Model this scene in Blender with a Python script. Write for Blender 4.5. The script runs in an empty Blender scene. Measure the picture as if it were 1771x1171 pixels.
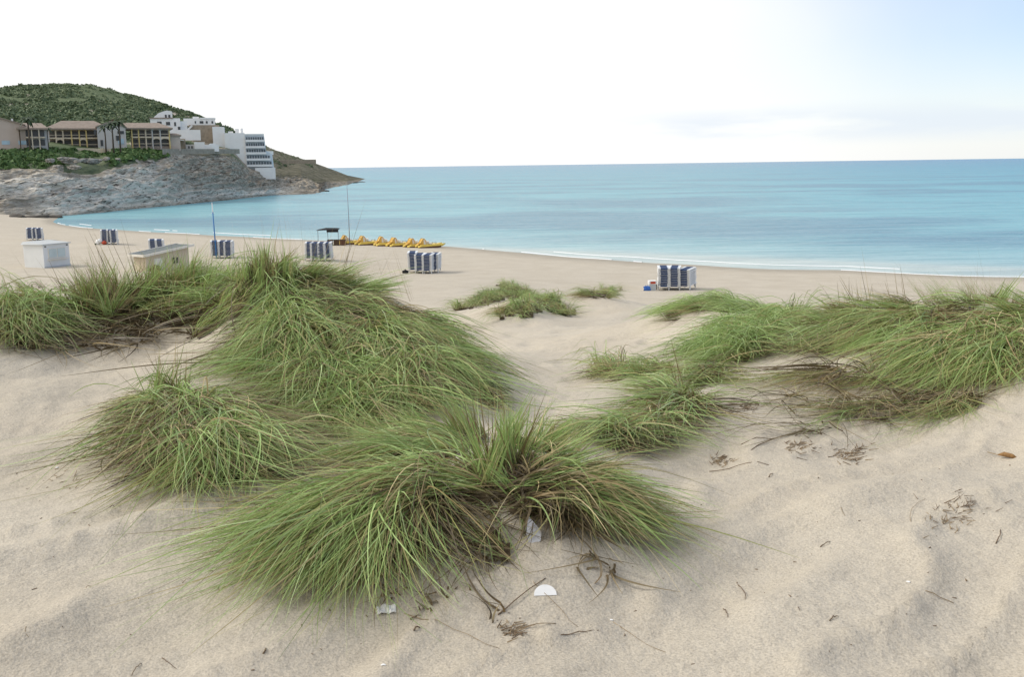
import bpy, math, random
import numpy as np
from mathutils import Matrix, Vector, Euler
R = math.radians
scene = bpy.context.scene
col = scene.collection
random.seed(7)
rng = np.random.default_rng(7)

# ------------------------------------------------------------------ camera
EYE = Vector((0.0, 0.0, 8.5))
FPX, CX, CY = 1722.0, 885.5, 585.5          # focal length and centre in photo pixels (1771 wide)
cam_d = bpy.data.cameras.new('camera'); cam = bpy.data.objects.new('camera', cam_d); col.objects.link(cam)
cam_d.sensor_width = 36.0; cam_d.lens = 36.0 * FPX / 1771.0
cam_d.clip_start = 0.05; cam_d.clip_end = 90000.0
PITCH = math.atan(300.0 / FPX); ROLL = R(0.78)
RM = Matrix.Rotation(math.pi / 2 - PITCH, 3, 'X') @ Matrix.Rotation(-ROLL, 3, 'Z')
cam.matrix_world = Matrix.Translation(EYE) @ RM.to_4x4()
scene.camera = cam

# ------------------------------------------------------------------ sky and sun
SUN_EL, SUN_AZ = R(38), R(-80)               # azimuth from +Y towards +X
world = bpy.data.worlds.new('World'); scene.world = world; world.use_nodes = True
wt = world.node_tree; wt.nodes.clear()
def wn(t, **k):
    n = wt.nodes.new(t)
    for a, b in k.items(): setattr(n, a, b)
    return n
wo = wn('ShaderNodeOutputWorld'); wb = wn('ShaderNodeBackground'); wb.inputs['Strength'].default_value = 0.1
sky = wn('ShaderNodeTexSky', sky_type='NISHITA', sun_disc=False, sun_elevation=SUN_EL, sun_rotation=SUN_AZ)
sky.air_density = 1.0; sky.dust_density = 0.6
tc = wn('ShaderNodeTexCoord'); sx = wn('ShaderNodeSeparateXYZ'); wt.links.new(tc.outputs['Generated'], sx.inputs[0])
nz = wn('ShaderNodeTexNoise'); nz.inputs['Scale'].default_value = 2.2; nz.inputs['Detail'].default_value = 5
wt.links.new(tc.outputs['Generated'], nz.inputs['Vector'])
def wmath(op, a, b=None, c=None):
    n = wn('ShaderNodeMath', operation=op)
    for i, v in enumerate((a, b, c)):
        if v is None: continue
        if isinstance(v, (int, float)): n.inputs[i].default_value = v
        else: wt.links.new(v, n.inputs[i])
    return n.outputs[0]
def wramp(v, a, b, lo=0.0, hi=1.0):
    n = wn('ShaderNodeMapRange', interpolation_type='SMOOTHSTEP')
    wt.links.new(v, n.inputs[0]); n.inputs[1].default_value = a; n.inputs[2].default_value = b
    n.inputs[3].default_value = lo; n.inputs[4].default_value = hi
    return n.outputs[0]
# the cloud sheet thins out to the east (+X)
clear = wramp(wmath('ADD', sx.outputs[0], wmath('MULTIPLY', wmath('SUBTRACT', nz.outputs[0], 0.5), 0.35)), 0.06, 0.56, 0.0, 0.80)
# low bank of grey-blue cloud along the horizon
mp = wn('ShaderNodeMapping'); mp.inputs['Scale'].default_value = (5.0, 5.0, 30.0); mp.inputs['Location'].default_value = (0.4, 1.3, 0.2)
wt.links.new(tc.outputs['Generated'], mp.inputs[0])
nb = wn('ShaderNodeTexNoise'); nb.inputs['Scale'].default_value = 1.0; nb.inputs['Detail'].default_value = 6
wt.links.new(mp.outputs[0], nb.inputs['Vector'])
bandz = wmath('MULTIPLY', wramp(sx.outputs[2], 0.012, 0.03), wramp(sx.outputs[2], 0.06, 0.036))
bank = wmath('MULTIPLY', wmath('MULTIPLY', bandz, wramp(nb.outputs[0], 0.38, 0.58)), wramp(sx.outputs[0], 0.02, 0.2, 0.0, 0.7))
clear = wmath('MULTIPLY', clear, wramp(sx.outputs[2], -0.02, 0.12, 0.35, 1.0))     # haze thickens the sheet towards the horizon
tint = wn('ShaderNodeMix', data_type='RGBA', blend_type='MULTIPLY'); tint.inputs[0].default_value = 1.0; tint.inputs[7].default_value = (0.86, 1.0, 1.22, 1)
wt.links.new(sky.outputs[0], tint.inputs[6])
m1 = wn('ShaderNodeMix', data_type='RGBA'); m1.inputs[6].default_value = (7.3, 7.28, 7.2, 1)
wt.links.new(clear, m1.inputs[0]); wt.links.new(tint.outputs[2], m1.inputs[7])
m2 = wn('ShaderNodeMix', data_type='RGBA'); wt.links.new(bank, m2.inputs[0]); wt.links.new(m1.outputs[2], m2.inputs[6])
m2.inputs[7].default_value = (5.3, 5.85, 6.5, 1)
wt.links.new(m2.outputs[2], wb.inputs[0]); wt.links.new(wb.outputs[0], wo.inputs[0])

sun_d = bpy.data.lights.new('sun', 'SUN'); sun_d.energy = 1.5; sun_d.angle = R(14); sun_d.color = (1.0, 0.96, 0.9)
sun = bpy.data.objects.new('sun', sun_d); col.objects.link(sun)
sdir = Vector((math.sin(SUN_AZ) * math.cos(SUN_EL), math.cos(SUN_AZ) * math.cos(SUN_EL), math.sin(SUN_EL)))
sun.rotation_euler = sdir.to_track_quat('Z', 'Y').to_euler(); sun.location = (-40, 0, 60)

scene.view_settings.view_transform = 'Standard'; scene.view_settings.look = 'None'
scene.view_settings.exposure = 0.56; scene.view_settings.gamma = 1.0
scene.render.engine = 'CYCLES'; scene.cycles.max_bounces = 6; scene.cycles.use_denoising = True

# ------------------------------------------------------------------ helpers: pixels, noise, meshes, materials
RMn = np.array(RM)
def ray(u, v):
    d = RMn @ np.array([(u - CX) / FPX, -(v - CY) / FPX, -1.0])
    return d / d[1]                                   # per metre of depth (world y)
def P(u, v, Y):
    d = ray(u, v); return Vector((d[0] * Y, Y, EYE.z + d[2] * Y))
def sea_depth(u, v): return -EYE.z / ray(u, v)[2]

def _h(ix, iy, iz, seed):
    n = (ix.astype(np.int64) * 374761393 + iy.astype(np.int64) * 668265263 + iz.astype(np.int64) * 2147483647 + seed * 974634777)
    n = (n ^ (n >> 13)) * 1274126177; n = n & 0xffffffff
    n = (n ^ (n >> 16)) * 2246822519 & 0xffffffff
    return ((n ^ (n >> 13)) & 0xffff) / 65535.0 * 2 - 1
def vnoise(x, y, z=None, seed=0):
    x = np.asarray(x, float); y = np.asarray(y, float)
    z = np.zeros_like(x) if z is None else np.asarray(z, float)
    ix, iy, iz = np.floor(x), np.floor(y), np.floor(z)
    fx, fy, fz = x - ix, y - iy, z - iz
    sm = lambda t: t * t * t * (t * (t * 6 - 15) + 10)
    fx, fy, fz = sm(fx), sm(fy), sm(fz)
    def L(a, b, t): return a + (b - a) * t
    c = lambda a, b, d: _h(ix + a, iy + b, iz + d, seed)
    x00 = L(c(0,0,0), c(1,0,0), fx); x10 = L(c(0,1,0), c(1,1,0), fx)
    r0 = L(x00, x10, fy)
    if not fz.any(): return r0
    x01 = L(c(0,0,1), c(1,0,1), fx); x11 = L(c(0,1,1), c(1,1,1), fx)
    return L(r0, L(x01, x11, fy), fz)
def fbm(x, y, z=None, seed=0, oct=4, gain=.5):
    s = 0; a = 1.0; f = 1.0
    for o in range(oct):
        s = s + a * vnoise(np.asarray(x) * f, np.asarray(y) * f, None if z is None else np.asarray(z) * f, seed + o * 17); a *= gain; f *= 2.03
    return s

def mesh_np(name, verts, faces, smooth=False):
    """verts (n,3); faces (m,k) array of one polygon size"""
    me = bpy.data.meshes.new(name)
    verts = np.ascontiguousarray(verts, dtype=np.float32); faces = np.ascontiguousarray(faces, dtype=np.int32)
    k = faces.shape[1]
    me.vertices.add(len(verts)); me.vertices.foreach_set('co', verts.ravel())
    me.loops.add(faces.size); me.loops.foreach_set('vertex_index', faces.ravel())
    me.polygons.add(len(faces)); me.polygons.foreach_set('loop_start', np.arange(0, faces.size, k, dtype=np.int32))
    if smooth: me.polygons.foreach_set('use_smooth', np.ones(len(faces), bool))
    me.update(calc_edges=True); me.validate(clean_customdata=False)
    return me
def add_attr(me, name, data):
    a = me.attributes.new(name, 'FLOAT_COLOR', 'POINT')
    a.data.foreach_set('color', np.ascontiguousarray(data, dtype=np.float32).ravel())
def link(name, me, mat=None, parent=None, loc=None, rz=0.0):
    o = bpy.data.objects.new(name, me); col.objects.link(o)
    if mat is not None and me is not None and not me.materials: me.materials.append(mat)
    if parent is not None: o.parent = parent
    if loc is not None: o.location = loc
    if rz: o.rotation_euler = (0, 0, rz)
    return o
def tag(o, label, cat, group=None, kind=None):
    o['label'] = label; o['category'] = cat
    if group: o['group'] = group
    if kind: o['kind'] = kind
    return o
def empty(name, loc=(0, 0, 0), rz=0.0):
    o = bpy.data.objects.new(name, None); col.objects.link(o); o.location = loc; o.rotation_euler = (0, 0, rz)
    o.empty_display_size = 0.2
    return o
def copy_tree(o, parent=None):
    c = o.copy(); col.objects.link(c); c.parent = parent
    for ch in list(o.children): copy_tree(ch, c)
    return c

class MB:
    """collects primitive shapes into one mesh"""
    def __init__(s): s.v = []; s.f = []
    def add(s, vs, fs):
        b = len(s.v); s.v += [tuple(v) for v in vs]; s.f += [tuple(i + b for i in f) for f in fs]; return s
    def box(s, x0, x1, y0, y1, z0, z1):
        return s.add([(x0,y0,z0),(x1,y0,z0),(x1,y1,z0),(x0,y1,z0),(x0,y0,z1),(x1,y0,z1),(x1,y1,z1),(x0,y1,z1)],
                     [(0,3,2,1),(4,5,6,7),(0,1,5,4),(1,2,6,5),(2,3,7,6),(3,0,4,7)])
    def prism(s, poly, y0, y1):
        """polygon in x,z (counter-clockwise seen from -y), extruded along y"""
        n = len(poly)
        vs = [(x, y0, z) for x, z in poly] + [(x, y1, z) for x, z in poly]
        fs = [tuple(range(n)), tuple(range(2 * n - 1, n - 1, -1))]
        fs += [(i + n, (i + 1) % n + n, (i + 1) % n, i) for i in range(n)]
        return s.add(vs, [f[::-1] if i > 1 else f for i, f in enumerate(fs)])
    def tube(s, pts, r, n=8, cap=True):
        pts = [Vector(p) for p in pts]; m = len(pts)
        rs = r if isinstance(r, (list, tuple)) else [r] * m
        vs = []; fs = []
        for i, p in enumerate(pts):
            t = (pts[min(i + 1, m - 1)] - pts[max(i - 1, 0)]).normalized()
            a = Vector((0, 0, 1)) if abs(t.z) < .9 else Vector((1, 0, 0))
            b1 = t.cross(a).normalized(); b2 = t.cross(b1)
            for k in range(n):
                an = 2 * math.pi * k / n
                vs.append(p + (b1 * math.cos(an) + b2 * math.sin(an)) * rs[i])
        for i in range(m - 1):
            for k in range(n):
                fs.append((i*n+k, i*n+(k+1)%n, (i+1)*n+(k+1)%n, (i+1)*n+k))
        if cap: fs += [tuple(range(n-1, -1, -1)), tuple(range((m-1)*n, m*n))]
        return s.add(vs, fs)
    def mesh(s, name, smooth=False):
        me = bpy.data.meshes.new(name); me.from_pydata(s.v, [], s.f)
        if smooth:
            for p in me.polygons: p.use_smooth = True
        me.update(); return me
    def build(s, name, mat, parent=None, smooth=False, bevel=0):
        o = link(name, s.mesh(name, smooth), mat, parent)
        if bevel:
            b = o.modifiers.new('bevel', 'BEVEL'); b.width = bevel; b.segments = 2
        return o

M = {}
def new_mat(name):
    m = bpy.data.materials.new(name); m.use_nodes = True; nt = m.node_tree; nt.nodes.clear(); M[name] = m
    return m, nt
def nd(nt, t, **k):
    n = nt.nodes.new(t)
    for a, b in k.items(): setattr(n, a, b)
    return n
def ramp(nt, fac, stops):
    n = nd(nt, 'ShaderNodeValToRGB'); e = n.color_ramp.elements
    while len(e) < len(stops): e.new(0.5)
    for i, (p, c) in enumerate(stops): e[i].position = p; e[i].color = (*c, 1)
    nt.links.new(fac, n.inputs[0]); return n.outputs[0]
def plain(name, rgb, rough=.7, var=.12, scale=3.0, spec=.3, dark_rgb=None):
    """painted or plastic surface with soft mottling"""
    m, nt = new_mat(name)
    o = nd(nt, 'ShaderNodeOutputMaterial'); b = nd(nt, 'ShaderNodeBsdfPrincipled')
    b.inputs['Roughness'].default_value = rough; b.inputs['Specular IOR Level'].default_value = spec
    t = nd(nt, 'ShaderNodeTexCoord'); n = nd(nt, 'ShaderNodeTexNoise'); n.inputs['Scale'].default_value = scale; n.inputs['Detail'].default_value = 5
    nt.links.new(t.outputs['Object'], n.inputs['Vector'])
    lo = tuple(c * (1 - var) for c in rgb) if dark_rgb is None else dark_rgb
    nt.links.new(ramp(nt, n.outputs[0], [(.3, lo), (.62, rgb)]), b.inputs['Base Color'])
    nt.links.new(b.outputs[0], o.inputs[0]); return m

# ------------------------------------------------------------------ materials
def mat_sand():
    m, nt = new_mat('sand')
    o = nd(nt, 'ShaderNodeOutputMaterial'); b = nd(nt, 'ShaderNodeBsdfPrincipled')
    b.inputs['Roughness'].default_value = .95; b.inputs['Specular IOR Level'].default_value = .12
    g = nd(nt, 'ShaderNodeNewGeometry')
    def noise(scale, det=4, rough=.55):
        n = nd(nt, 'ShaderNodeTexNoise'); n.inputs['Scale'].default_value = scale; n.inputs['Detail'].default_value = det; n.inputs['Roughness'].default_value = rough
        nt.links.new(g.outputs['Position'], n.inputs['Vector']); return n.outputs[0]
    base = ramp(nt, noise(.55, 5), [(.32, (.49, .432, .345)), (.52, (.52, .463, .374)), (.7, (.55, .493, .402))])
    grain = ramp(nt, noise(95, 3, .7), [(.3, (.72, .71, .70)), (.5, (1, 1, 1)), (.72, (1.2, 1.2, 1.2))])
    mx = nd(nt, 'ShaderNodeMix', data_type='RGBA', blend_type='MULTIPLY'); mx.inputs[0].default_value = 1
    nt.links.new(base, mx.inputs[6]); nt.links.new(grain, mx.inputs[7])
    # coarse speckle that still reads at a distance
    gr2 = ramp(nt, noise(9, 6, .75), [(.34, (.94, .937, .935)), (.5, (1, 1, 1)), (.68, (1.04, 1.04, 1.04))])
    mx2 = nd(nt, 'ShaderNodeMix', data_type='RGBA', blend_type='MULTIPLY'); mx2.inputs[0].default_value = 1
    nt.links.new(mx.outputs[2], mx2.inputs[6]); nt.links.new(gr2, mx2.inputs[7])
    # wet strip at the water's edge
    s = nd(nt, 'ShaderNodeSeparateXYZ'); nt.links.new(g.outputs['Position'], s.inputs[0])
    wet = nd(nt, 'ShaderNodeMapRange', interpolation_type='SMOOTHSTEP'); nt.links.new(s.outputs[2], wet.inputs[0])
    for i, v in enumerate((.02, .22, .74, 1.0)): wet.inputs[i + 1].default_value = v
    mx3 = nd(nt, 'ShaderNodeMix', data_type='RGBA', blend_type='MULTIPLY'); mx3.inputs[0].default_value = 1
    nt.links.new(mx2.outputs[2], mx3.inputs[6]); nt.links.new(wet.outputs[0], mx3.inputs[7])
    nt.links.new(mx3.outputs[2], b.inputs['Base Color'])
    bp = nd(nt, 'ShaderNodeBump'); bp.inputs['Strength'].default_value = .5; bp.inputs['Distance'].default_value = .012
    nt.links.new(noise(70, 5, .7), bp.inputs['Height'])
    bp2 = nd(nt, 'ShaderNodeBump'); bp2.inputs['Strength'].default_value = .55; bp2.inputs['Distance'].default_value = .05
    nt.links.new(noise(7, 4, .6), bp2.inputs['Height']); nt.links.new(bp.outputs[0], bp2.inputs['Normal'])
    nt.links.new(bp2.outputs[0], b.inputs['Normal']); nt.links.new(b.outputs[0], o.inputs[0])
mat_sand()

def mat_sea():
    m, nt = new_mat('sea')
    o = nd(nt, 'ShaderNodeOutputMaterial')
    g = nd(nt, 'ShaderNodeNewGeometry'); s = nd(nt, 'ShaderNodeSeparateXYZ'); nt.links.new(g.outputs['Position'], s.inputs[0])
    def noise(sc, det=4, loc=(0, 0, 0), rough=.5):
        mp = nd(nt, 'ShaderNodeMapping'); mp.inputs['Scale'].default_value = sc; mp.inputs['Location'].default_value = loc
        nt.links.new(g.outputs['Position'], mp.inputs[0])
        n = nd(nt, 'ShaderNodeTexNoise'); n.inputs['Scale'].default_value = 1; n.inputs['Detail'].default_value = det; n.inputs['Roughness'].default_value = rough
        nt.links.new(mp.outputs[0], n.inputs['Vector']); return n.outputs[0]
    def mth(op, a, b=None):
        n = nd(nt, 'ShaderNodeMath', operation=op)
        for i, v in enumerate((a, b)):
            if v is None: continue
            if isinstance(v, (int, float)): n.inputs[i].default_value = v
            else: nt.links.new(v, n.inputs[i])
        return n.outputs[0]
    # distance from the shore line, roughly y + 0.65 x - 108
    dist = mth('ADD', mth('ADD', s.outputs[1], mth('MULTIPLY', s.outputs[0], .62)), -100)
    lg = mth('LOGARITHM', mth('MAXIMUM', dist, 1.5), 10)                    # 0.2 .. 4
    fac = mth('DIVIDE', lg, 4.0)
    fac = mth('ADD', fac, mth('MULTIPLY', mth('SUBTRACT', noise((.004, .012, 1), 4), .5), .10))
    base = ramp(nt, fac, [(.06, (.44, .52, .50)), (.22, (.27, .44, .47)), (.42, (.18, .40, .45)), (.60, (.14, .375, .445)), (.78, (.10, .30, .40)), (.95, (.085, .24, .37))])
    # seagrass meadows on the pale sand bottom
    patch = ramp(nt, noise((.011, .021, 1), 5, (5.3, 2.2, 0), .6), [(.46, (0, 0, 0)), (.58, (1, 1, 1))])
    near = nd(nt, 'ShaderNodeMapRange'); nt.links.new(lg, near.inputs[0])
    for i, v in enumerate((1.0, 1.5, 0.0, .8)): near.inputs[i + 1].default_value = v
    far = nd(nt, 'ShaderNodeMapRange'); nt.links.new(lg, far.inputs[0])
    for i, v in enumerate((2.5, 3.1, 1.0, .15)): far.inputs[i + 1].default_value = v
    pf = mth('MULTIPLY', mth('MULTIPLY', patch, near.outputs[0]), far.outputs[0])
    mx = nd(nt, 'ShaderNodeMix', data_type='RGBA'); nt.links.new(pf, mx.inputs[0]); nt.links.new(base, mx.inputs[6]); mx.inputs[7].default_value = (.10, .235, .32, 1)
    strk = ramp(nt, noise((.05, .22, 1), 6, (1, 5, 0), .7), [(.3, (.74, .80, .84)), (.5, (1, 1, 1)), (.7, (1.18, 1.14, 1.12))])
    ms = nd(nt, 'ShaderNodeMix', data_type='RGBA', blend_type='MULTIPLY'); ms.inputs[0].default_value = 1; nt.links.new(mx.outputs[2], ms.inputs[6]); nt.links.new(strk, ms.inputs[7])
    dif = nd(nt, 'ShaderNodeBsdfDiffuse'); nt.links.new(ms.outputs[2], dif.inputs[0])
    gl = nd(nt, 'ShaderNodeBsdfGlossy'); gl.inputs['Roughness'].default_value = .22; gl.inputs[0].default_value = (1, 1, 1, 1)
    bp = nd(nt, 'ShaderNodeBump'); bp.inputs['Strength'].default_value = 1.0; bp.inputs['Distance'].default_value = .6
    h = mth('ADD', noise((.10, .32, 1), 5, rough=.6), mth('MULTIPLY', noise((.02, .07, 1), 3), 1.6))
    nt.links.new(h, bp.inputs['Height'])
    nt.links.new(bp.outputs[0], gl.inputs['Normal']); nt.links.new(bp.outputs[0], dif.inputs['Normal'])
    fr = nd(nt, 'ShaderNodeFresnel'); fr.inputs[0].default_value = 1.2; nt.links.new(bp.outputs[0], fr.inputs['Normal'])
    mr = nd(nt, 'ShaderNodeMapRange'); nt.links.new(fr.outputs[0], mr.inputs[0])
    for i, v in enumerate((0.0, 1.0, .02, .46)): mr.inputs[i + 1].default_value = v
    mix = nd(nt, 'ShaderNodeMixShader'); nt.links.new(mr.outputs[0], mix.inputs[0]); nt.links.new(dif.outputs[0], mix.inputs[1]); nt.links.new(gl.outputs[0], mix.inputs[2])
    nt.links.new(mix.outputs[0], o.inputs[0])
mat_sea()

def mat_grass(name, stops, trans=.28):
    m, nt = new_mat(name)
    o = nd(nt, 'ShaderNodeOutputMaterial'); at = nd(nt, 'ShaderNodeAttribute'); at.attribute_name = 'blade'
    s = nd(nt, 'ShaderNodeSeparateColor'); nt.links.new(at.outputs['Color'], s.inputs[0])
    c = ramp(nt, s.outputs[0], stops)
    v = nd(nt, 'ShaderNodeMapRange'); nt.links.new(s.outputs[2], v.inputs[0])
    for i, q in enumerate((0, 1, .7, 1.3)): v.inputs[i + 1].default_value = q
    mx = nd(nt, 'ShaderNodeMix', data_type='RGBA', blend_type='MULTIPLY'); mx.inputs[0].default_value = 1
    nt.links.new(c, mx.inputs[6]); nt.links.new(v.outputs[0], mx.inputs[7])
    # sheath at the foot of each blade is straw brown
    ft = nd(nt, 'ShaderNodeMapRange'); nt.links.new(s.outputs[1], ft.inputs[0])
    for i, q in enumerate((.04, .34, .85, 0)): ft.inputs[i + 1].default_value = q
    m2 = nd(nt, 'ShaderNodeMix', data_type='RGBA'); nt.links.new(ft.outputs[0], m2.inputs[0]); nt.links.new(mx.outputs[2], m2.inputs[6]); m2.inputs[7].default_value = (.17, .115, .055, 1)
    b = nd(nt, 'ShaderNodeBsdfPrincipled'); b.inputs['Roughness'].default_value = .5; b.inputs['Specular IOR Level'].default_value = .35
    tr = nd(nt, 'ShaderNodeBsdfTranslucent'); nt.links.new(m2.outputs[2], b.inputs['Base Color']); nt.links.new(m2.outputs[2], tr.inputs[0])
    mix = nd(nt, 'ShaderNodeMixShader'); mix.inputs[0].default_value = trans
    nt.links.new(b.outputs[0], mix.inputs[1]); nt.links.new(tr.outputs[0], mix.inputs[2]); nt.links.new(mix.outputs[0], o.inputs[0])
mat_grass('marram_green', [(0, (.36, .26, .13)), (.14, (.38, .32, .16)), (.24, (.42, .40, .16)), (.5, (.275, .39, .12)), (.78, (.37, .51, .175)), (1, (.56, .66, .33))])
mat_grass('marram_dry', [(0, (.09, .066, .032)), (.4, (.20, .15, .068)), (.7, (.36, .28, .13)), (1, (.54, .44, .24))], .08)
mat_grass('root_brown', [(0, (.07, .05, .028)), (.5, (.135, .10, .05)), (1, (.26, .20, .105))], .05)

def mat_rock():
    m, nt = new_mat('cliff')
    o = nd(nt, 'ShaderNodeOutputMaterial'); b = nd(nt, 'ShaderNodeBsdfPrincipled'); b.inputs['Roughness'].default_value = .92; b.inputs['Specular IOR Level'].default_value = .15
    g = nd(nt, 'ShaderNodeNewGeometry')
    at = nd(nt, 'ShaderNodeAttribute'); at.attribute_name = 'cover'; sp = nd(nt, 'ShaderNodeSeparateColor'); nt.links.new(at.outputs['Color'], sp.inputs[0])
    def noise(sc, det=5, rough=.6, dist=0.0, rot=0.0):
        mp = nd(nt, 'ShaderNodeMapping'); mp.vector_type = 'TEXTURE'; mp.inputs['Rotation'].default_value = (0, rot, 0); mp.inputs['Scale'].default_value = tuple(1 / q for q in sc); nt.links.new(g.outputs['Position'], mp.inputs[0])
        n = nd(nt, 'ShaderNodeTexNoise'); n.inputs['Scale'].default_value = 1; n.inputs['Detail'].default_value = det; n.inputs['Roughness'].default_value = rough; n.inputs['Distortion'].default_value = dist
        nt.links.new(mp.outputs[0], n.inputs['Vector']); return n.outputs[0]
    grey = ramp(nt, noise((.55, .4, 2.1), 6, .72, .7, -.35), [(.385, (.05, .042, .034)), (.42, (.46, .415, .34)), (.53, (.74, .69, .60))])  # darkest stop paints the shadow dashes under ledges and in crevices
    brown = ramp(nt, noise((.55, .4, 1.9), 6, .72, .9), [(.33, (.05, .042, .032)), (.43, (.24, .20, .15)), (.56, (.43, .38, .30)), (.66, (.58, .53, .45))])
    green = ramp(nt, noise((.22, .12, .3), 5), [(.35, (.09, .125, .06)), (.65, (.14, .17, .09))])
    scrub = ramp(nt, noise((.25, .08, .5), 6, .7), [(.35, (.06, .065, .035)), (.5, (.13, .12, .075)), (.68, (.24, .21, .155))])
    band = ramp(nt, noise((.05, .05, 1.1), 4, .6, .5, -.45), [(.36, (.42, .40, .38)), (.46, (1, 1, 1)), (.56, (1.05, 1.05, 1.03)), (.62, (.66, .64, .60))])   # bedding planes of the rock
    bm_ = nd(nt, 'ShaderNodeMix', data_type='RGBA', blend_type='MULTIPLY'); bm_.inputs[0].default_value = .8; nt.links.new(grey, bm_.inputs[6]); nt.links.new(band, bm_.inputs[7]); grey = bm_.outputs[2]
    def mix(f, a, c):
        n = nd(nt, 'ShaderNodeMix', data_type='RGBA'); nt.links.new(f, n.inputs[0]); nt.links.new(a, n.inputs[6]); nt.links.new(c, n.inputs[7]); return n.outputs[2]
    c = mix(sp.outputs[1], grey, brown); c = mix(sp.outputs[2], c, scrub); c = mix(sp.outputs[0], c, green)
    nt.links.new(c, b.inputs['Base Color'])
    bp = nd(nt, 'ShaderNodeBump'); bp.inputs['Strength'].default_value = .8; bp.inputs['Distance'].default_value = 1.1
    nt.links.new(noise((.4, .25, 1.2), 6, .7, .6), bp.inputs['Height']); nt.links.new(bp.outputs[0], b.inputs['Normal'])
    nt.links.new(b.outputs[0], o.inputs[0])
mat_rock()

def mat_leaf(name, a, c):
    m, nt = new_mat(name)
    o = nd(nt, 'ShaderNodeOutputMaterial'); at = nd(nt, 'ShaderNodeAttribute'); at.attribute_name = 'blade'
    s = nd(nt, 'ShaderNodeSeparateColor'); nt.links.new(at.outputs['Color'], s.inputs[0])
    b = nd(nt, 'ShaderNodeBsdfPrincipled'); b.inputs['Roughness'].default_value = .7; b.inputs['Specular IOR Level'].default_value = .2
    nt.links.new(ramp(nt, s.outputs[0], [(0, a), (1, c)]), b.inputs['Base Color'])
    nt.links.new(b.outputs[0], o.inputs[0])
mat_leaf('maquis', (.10, .14, .07), (.20, .24, .13))
mat_leaf('bush', (.06, .11, .034), (.12, .19, .065))

plain('white_wall', (.80, .79, .77), .8, .07, .5)
plain('cream_wall', (.62, .53, .40), .85, .10, .8)
plain('pink_wall', (.50, .42, .36), .85, .10, .5)
plain('grey_wall', (.52, .50, .48), .85, .10, .5)
plain('ochre_wall', (.62, .48, .20), .85, .12, .8)
plain('roof_tile', (.31, .25, .205), .85, .25, 1.2)
plain('stone_wall', (.36, .30, .23), .9, .3, 1.0)
plain('window_dark', (.035, .04, .045), .25, .2, 1, .5)
plain('window_shade', (.10, .095, .09), .4, .3, 1, .4)
plain('window_hotel', (.15, .18, .21), .3, .3, 1, .5)
plain('window_blue', (.36, .50, .58), .3, .15, 1, .5)
plain('shaded_white', (.62, .67, .70), .8, .06, .6)  # white wall with the bluish shade of the hotel's window side painted in
plain('wood_dark', (.10, .065, .04), .8, .3, 6)
plain('white_plastic', (.78, .78, .77), .45, .06, 5)
plain('blue_sling', (.022, .048, .125), .75, .3, 8)
plain('sling_white', (.66, .72, .78), .75, .08, 8)
plain('boat_yellow', (.78, .58, .12), .4, .12, 2)
plain('boat_orange', (.70, .43, .10), .45, .12, 2)
plain('boat_white', (.76, .74, .70), .45, .08, 3)
plain('boat_bottom', (.13, .06, .035), .7, .3, 3)
plain('canopy_black', (.02, .02, .022), .85, .2, 5)
plain('metal_grey', (.28, .33, .38), .5, .15, 5)
plain('pole_blue', (.06, .20, .46), .5, .15, 3)
plain('kiosk_white', (.70, .71, .70), .6, .06, 1.5)
plain('kiosk_grey', (.50, .52, .52), .6, .06, 1.5)
plain('glass_pale', (.50, .58, .58), .2, .1, 2, .5)
plain('roof_felt', (.17, .19, .185), .9, .25, 3)
plain('trim_white', (.74, .70, .62), .7, .08, 3)
plain('red_paint', (.50, .08, .04), .5, .15, 5)
plain('blue_plastic', (.05, .16, .50), .5, .15, 5)
plain('shell_white', (.84, .83, .81), .6, .06, 30)
plain('shell_grey', (.66, .66, .68), .6, .3, 60)
plain('paper_white', (.78, .76, .73), .8, .12, 40)
plain('twig', (.19, .13, .08), .9, .4, 40)
plain('twig_pale', (.34, .25, .15), .9, .35, 40)
plain('seed_brown', (.30, .17, .07), .9, .4, 60)
plain('leaf_mat_shade', (.10, .072, .042), .95, .6, 18, .1, (.028, .02, .012))  # leaf litter with the shade of the gaps between blades put into its colour
plain('foam', (.86, .88, .88), .8, .03, 1)
plain('palm_trunk', (.13, .10, .075), .9, .3, 3)
plain('boulder', (.40, .375, .33), .92, .5, 2.2, .2, (.10, .09, .075))
plain('boulder_dark', (.12, .105, .085), .92, .5, .6)

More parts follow.
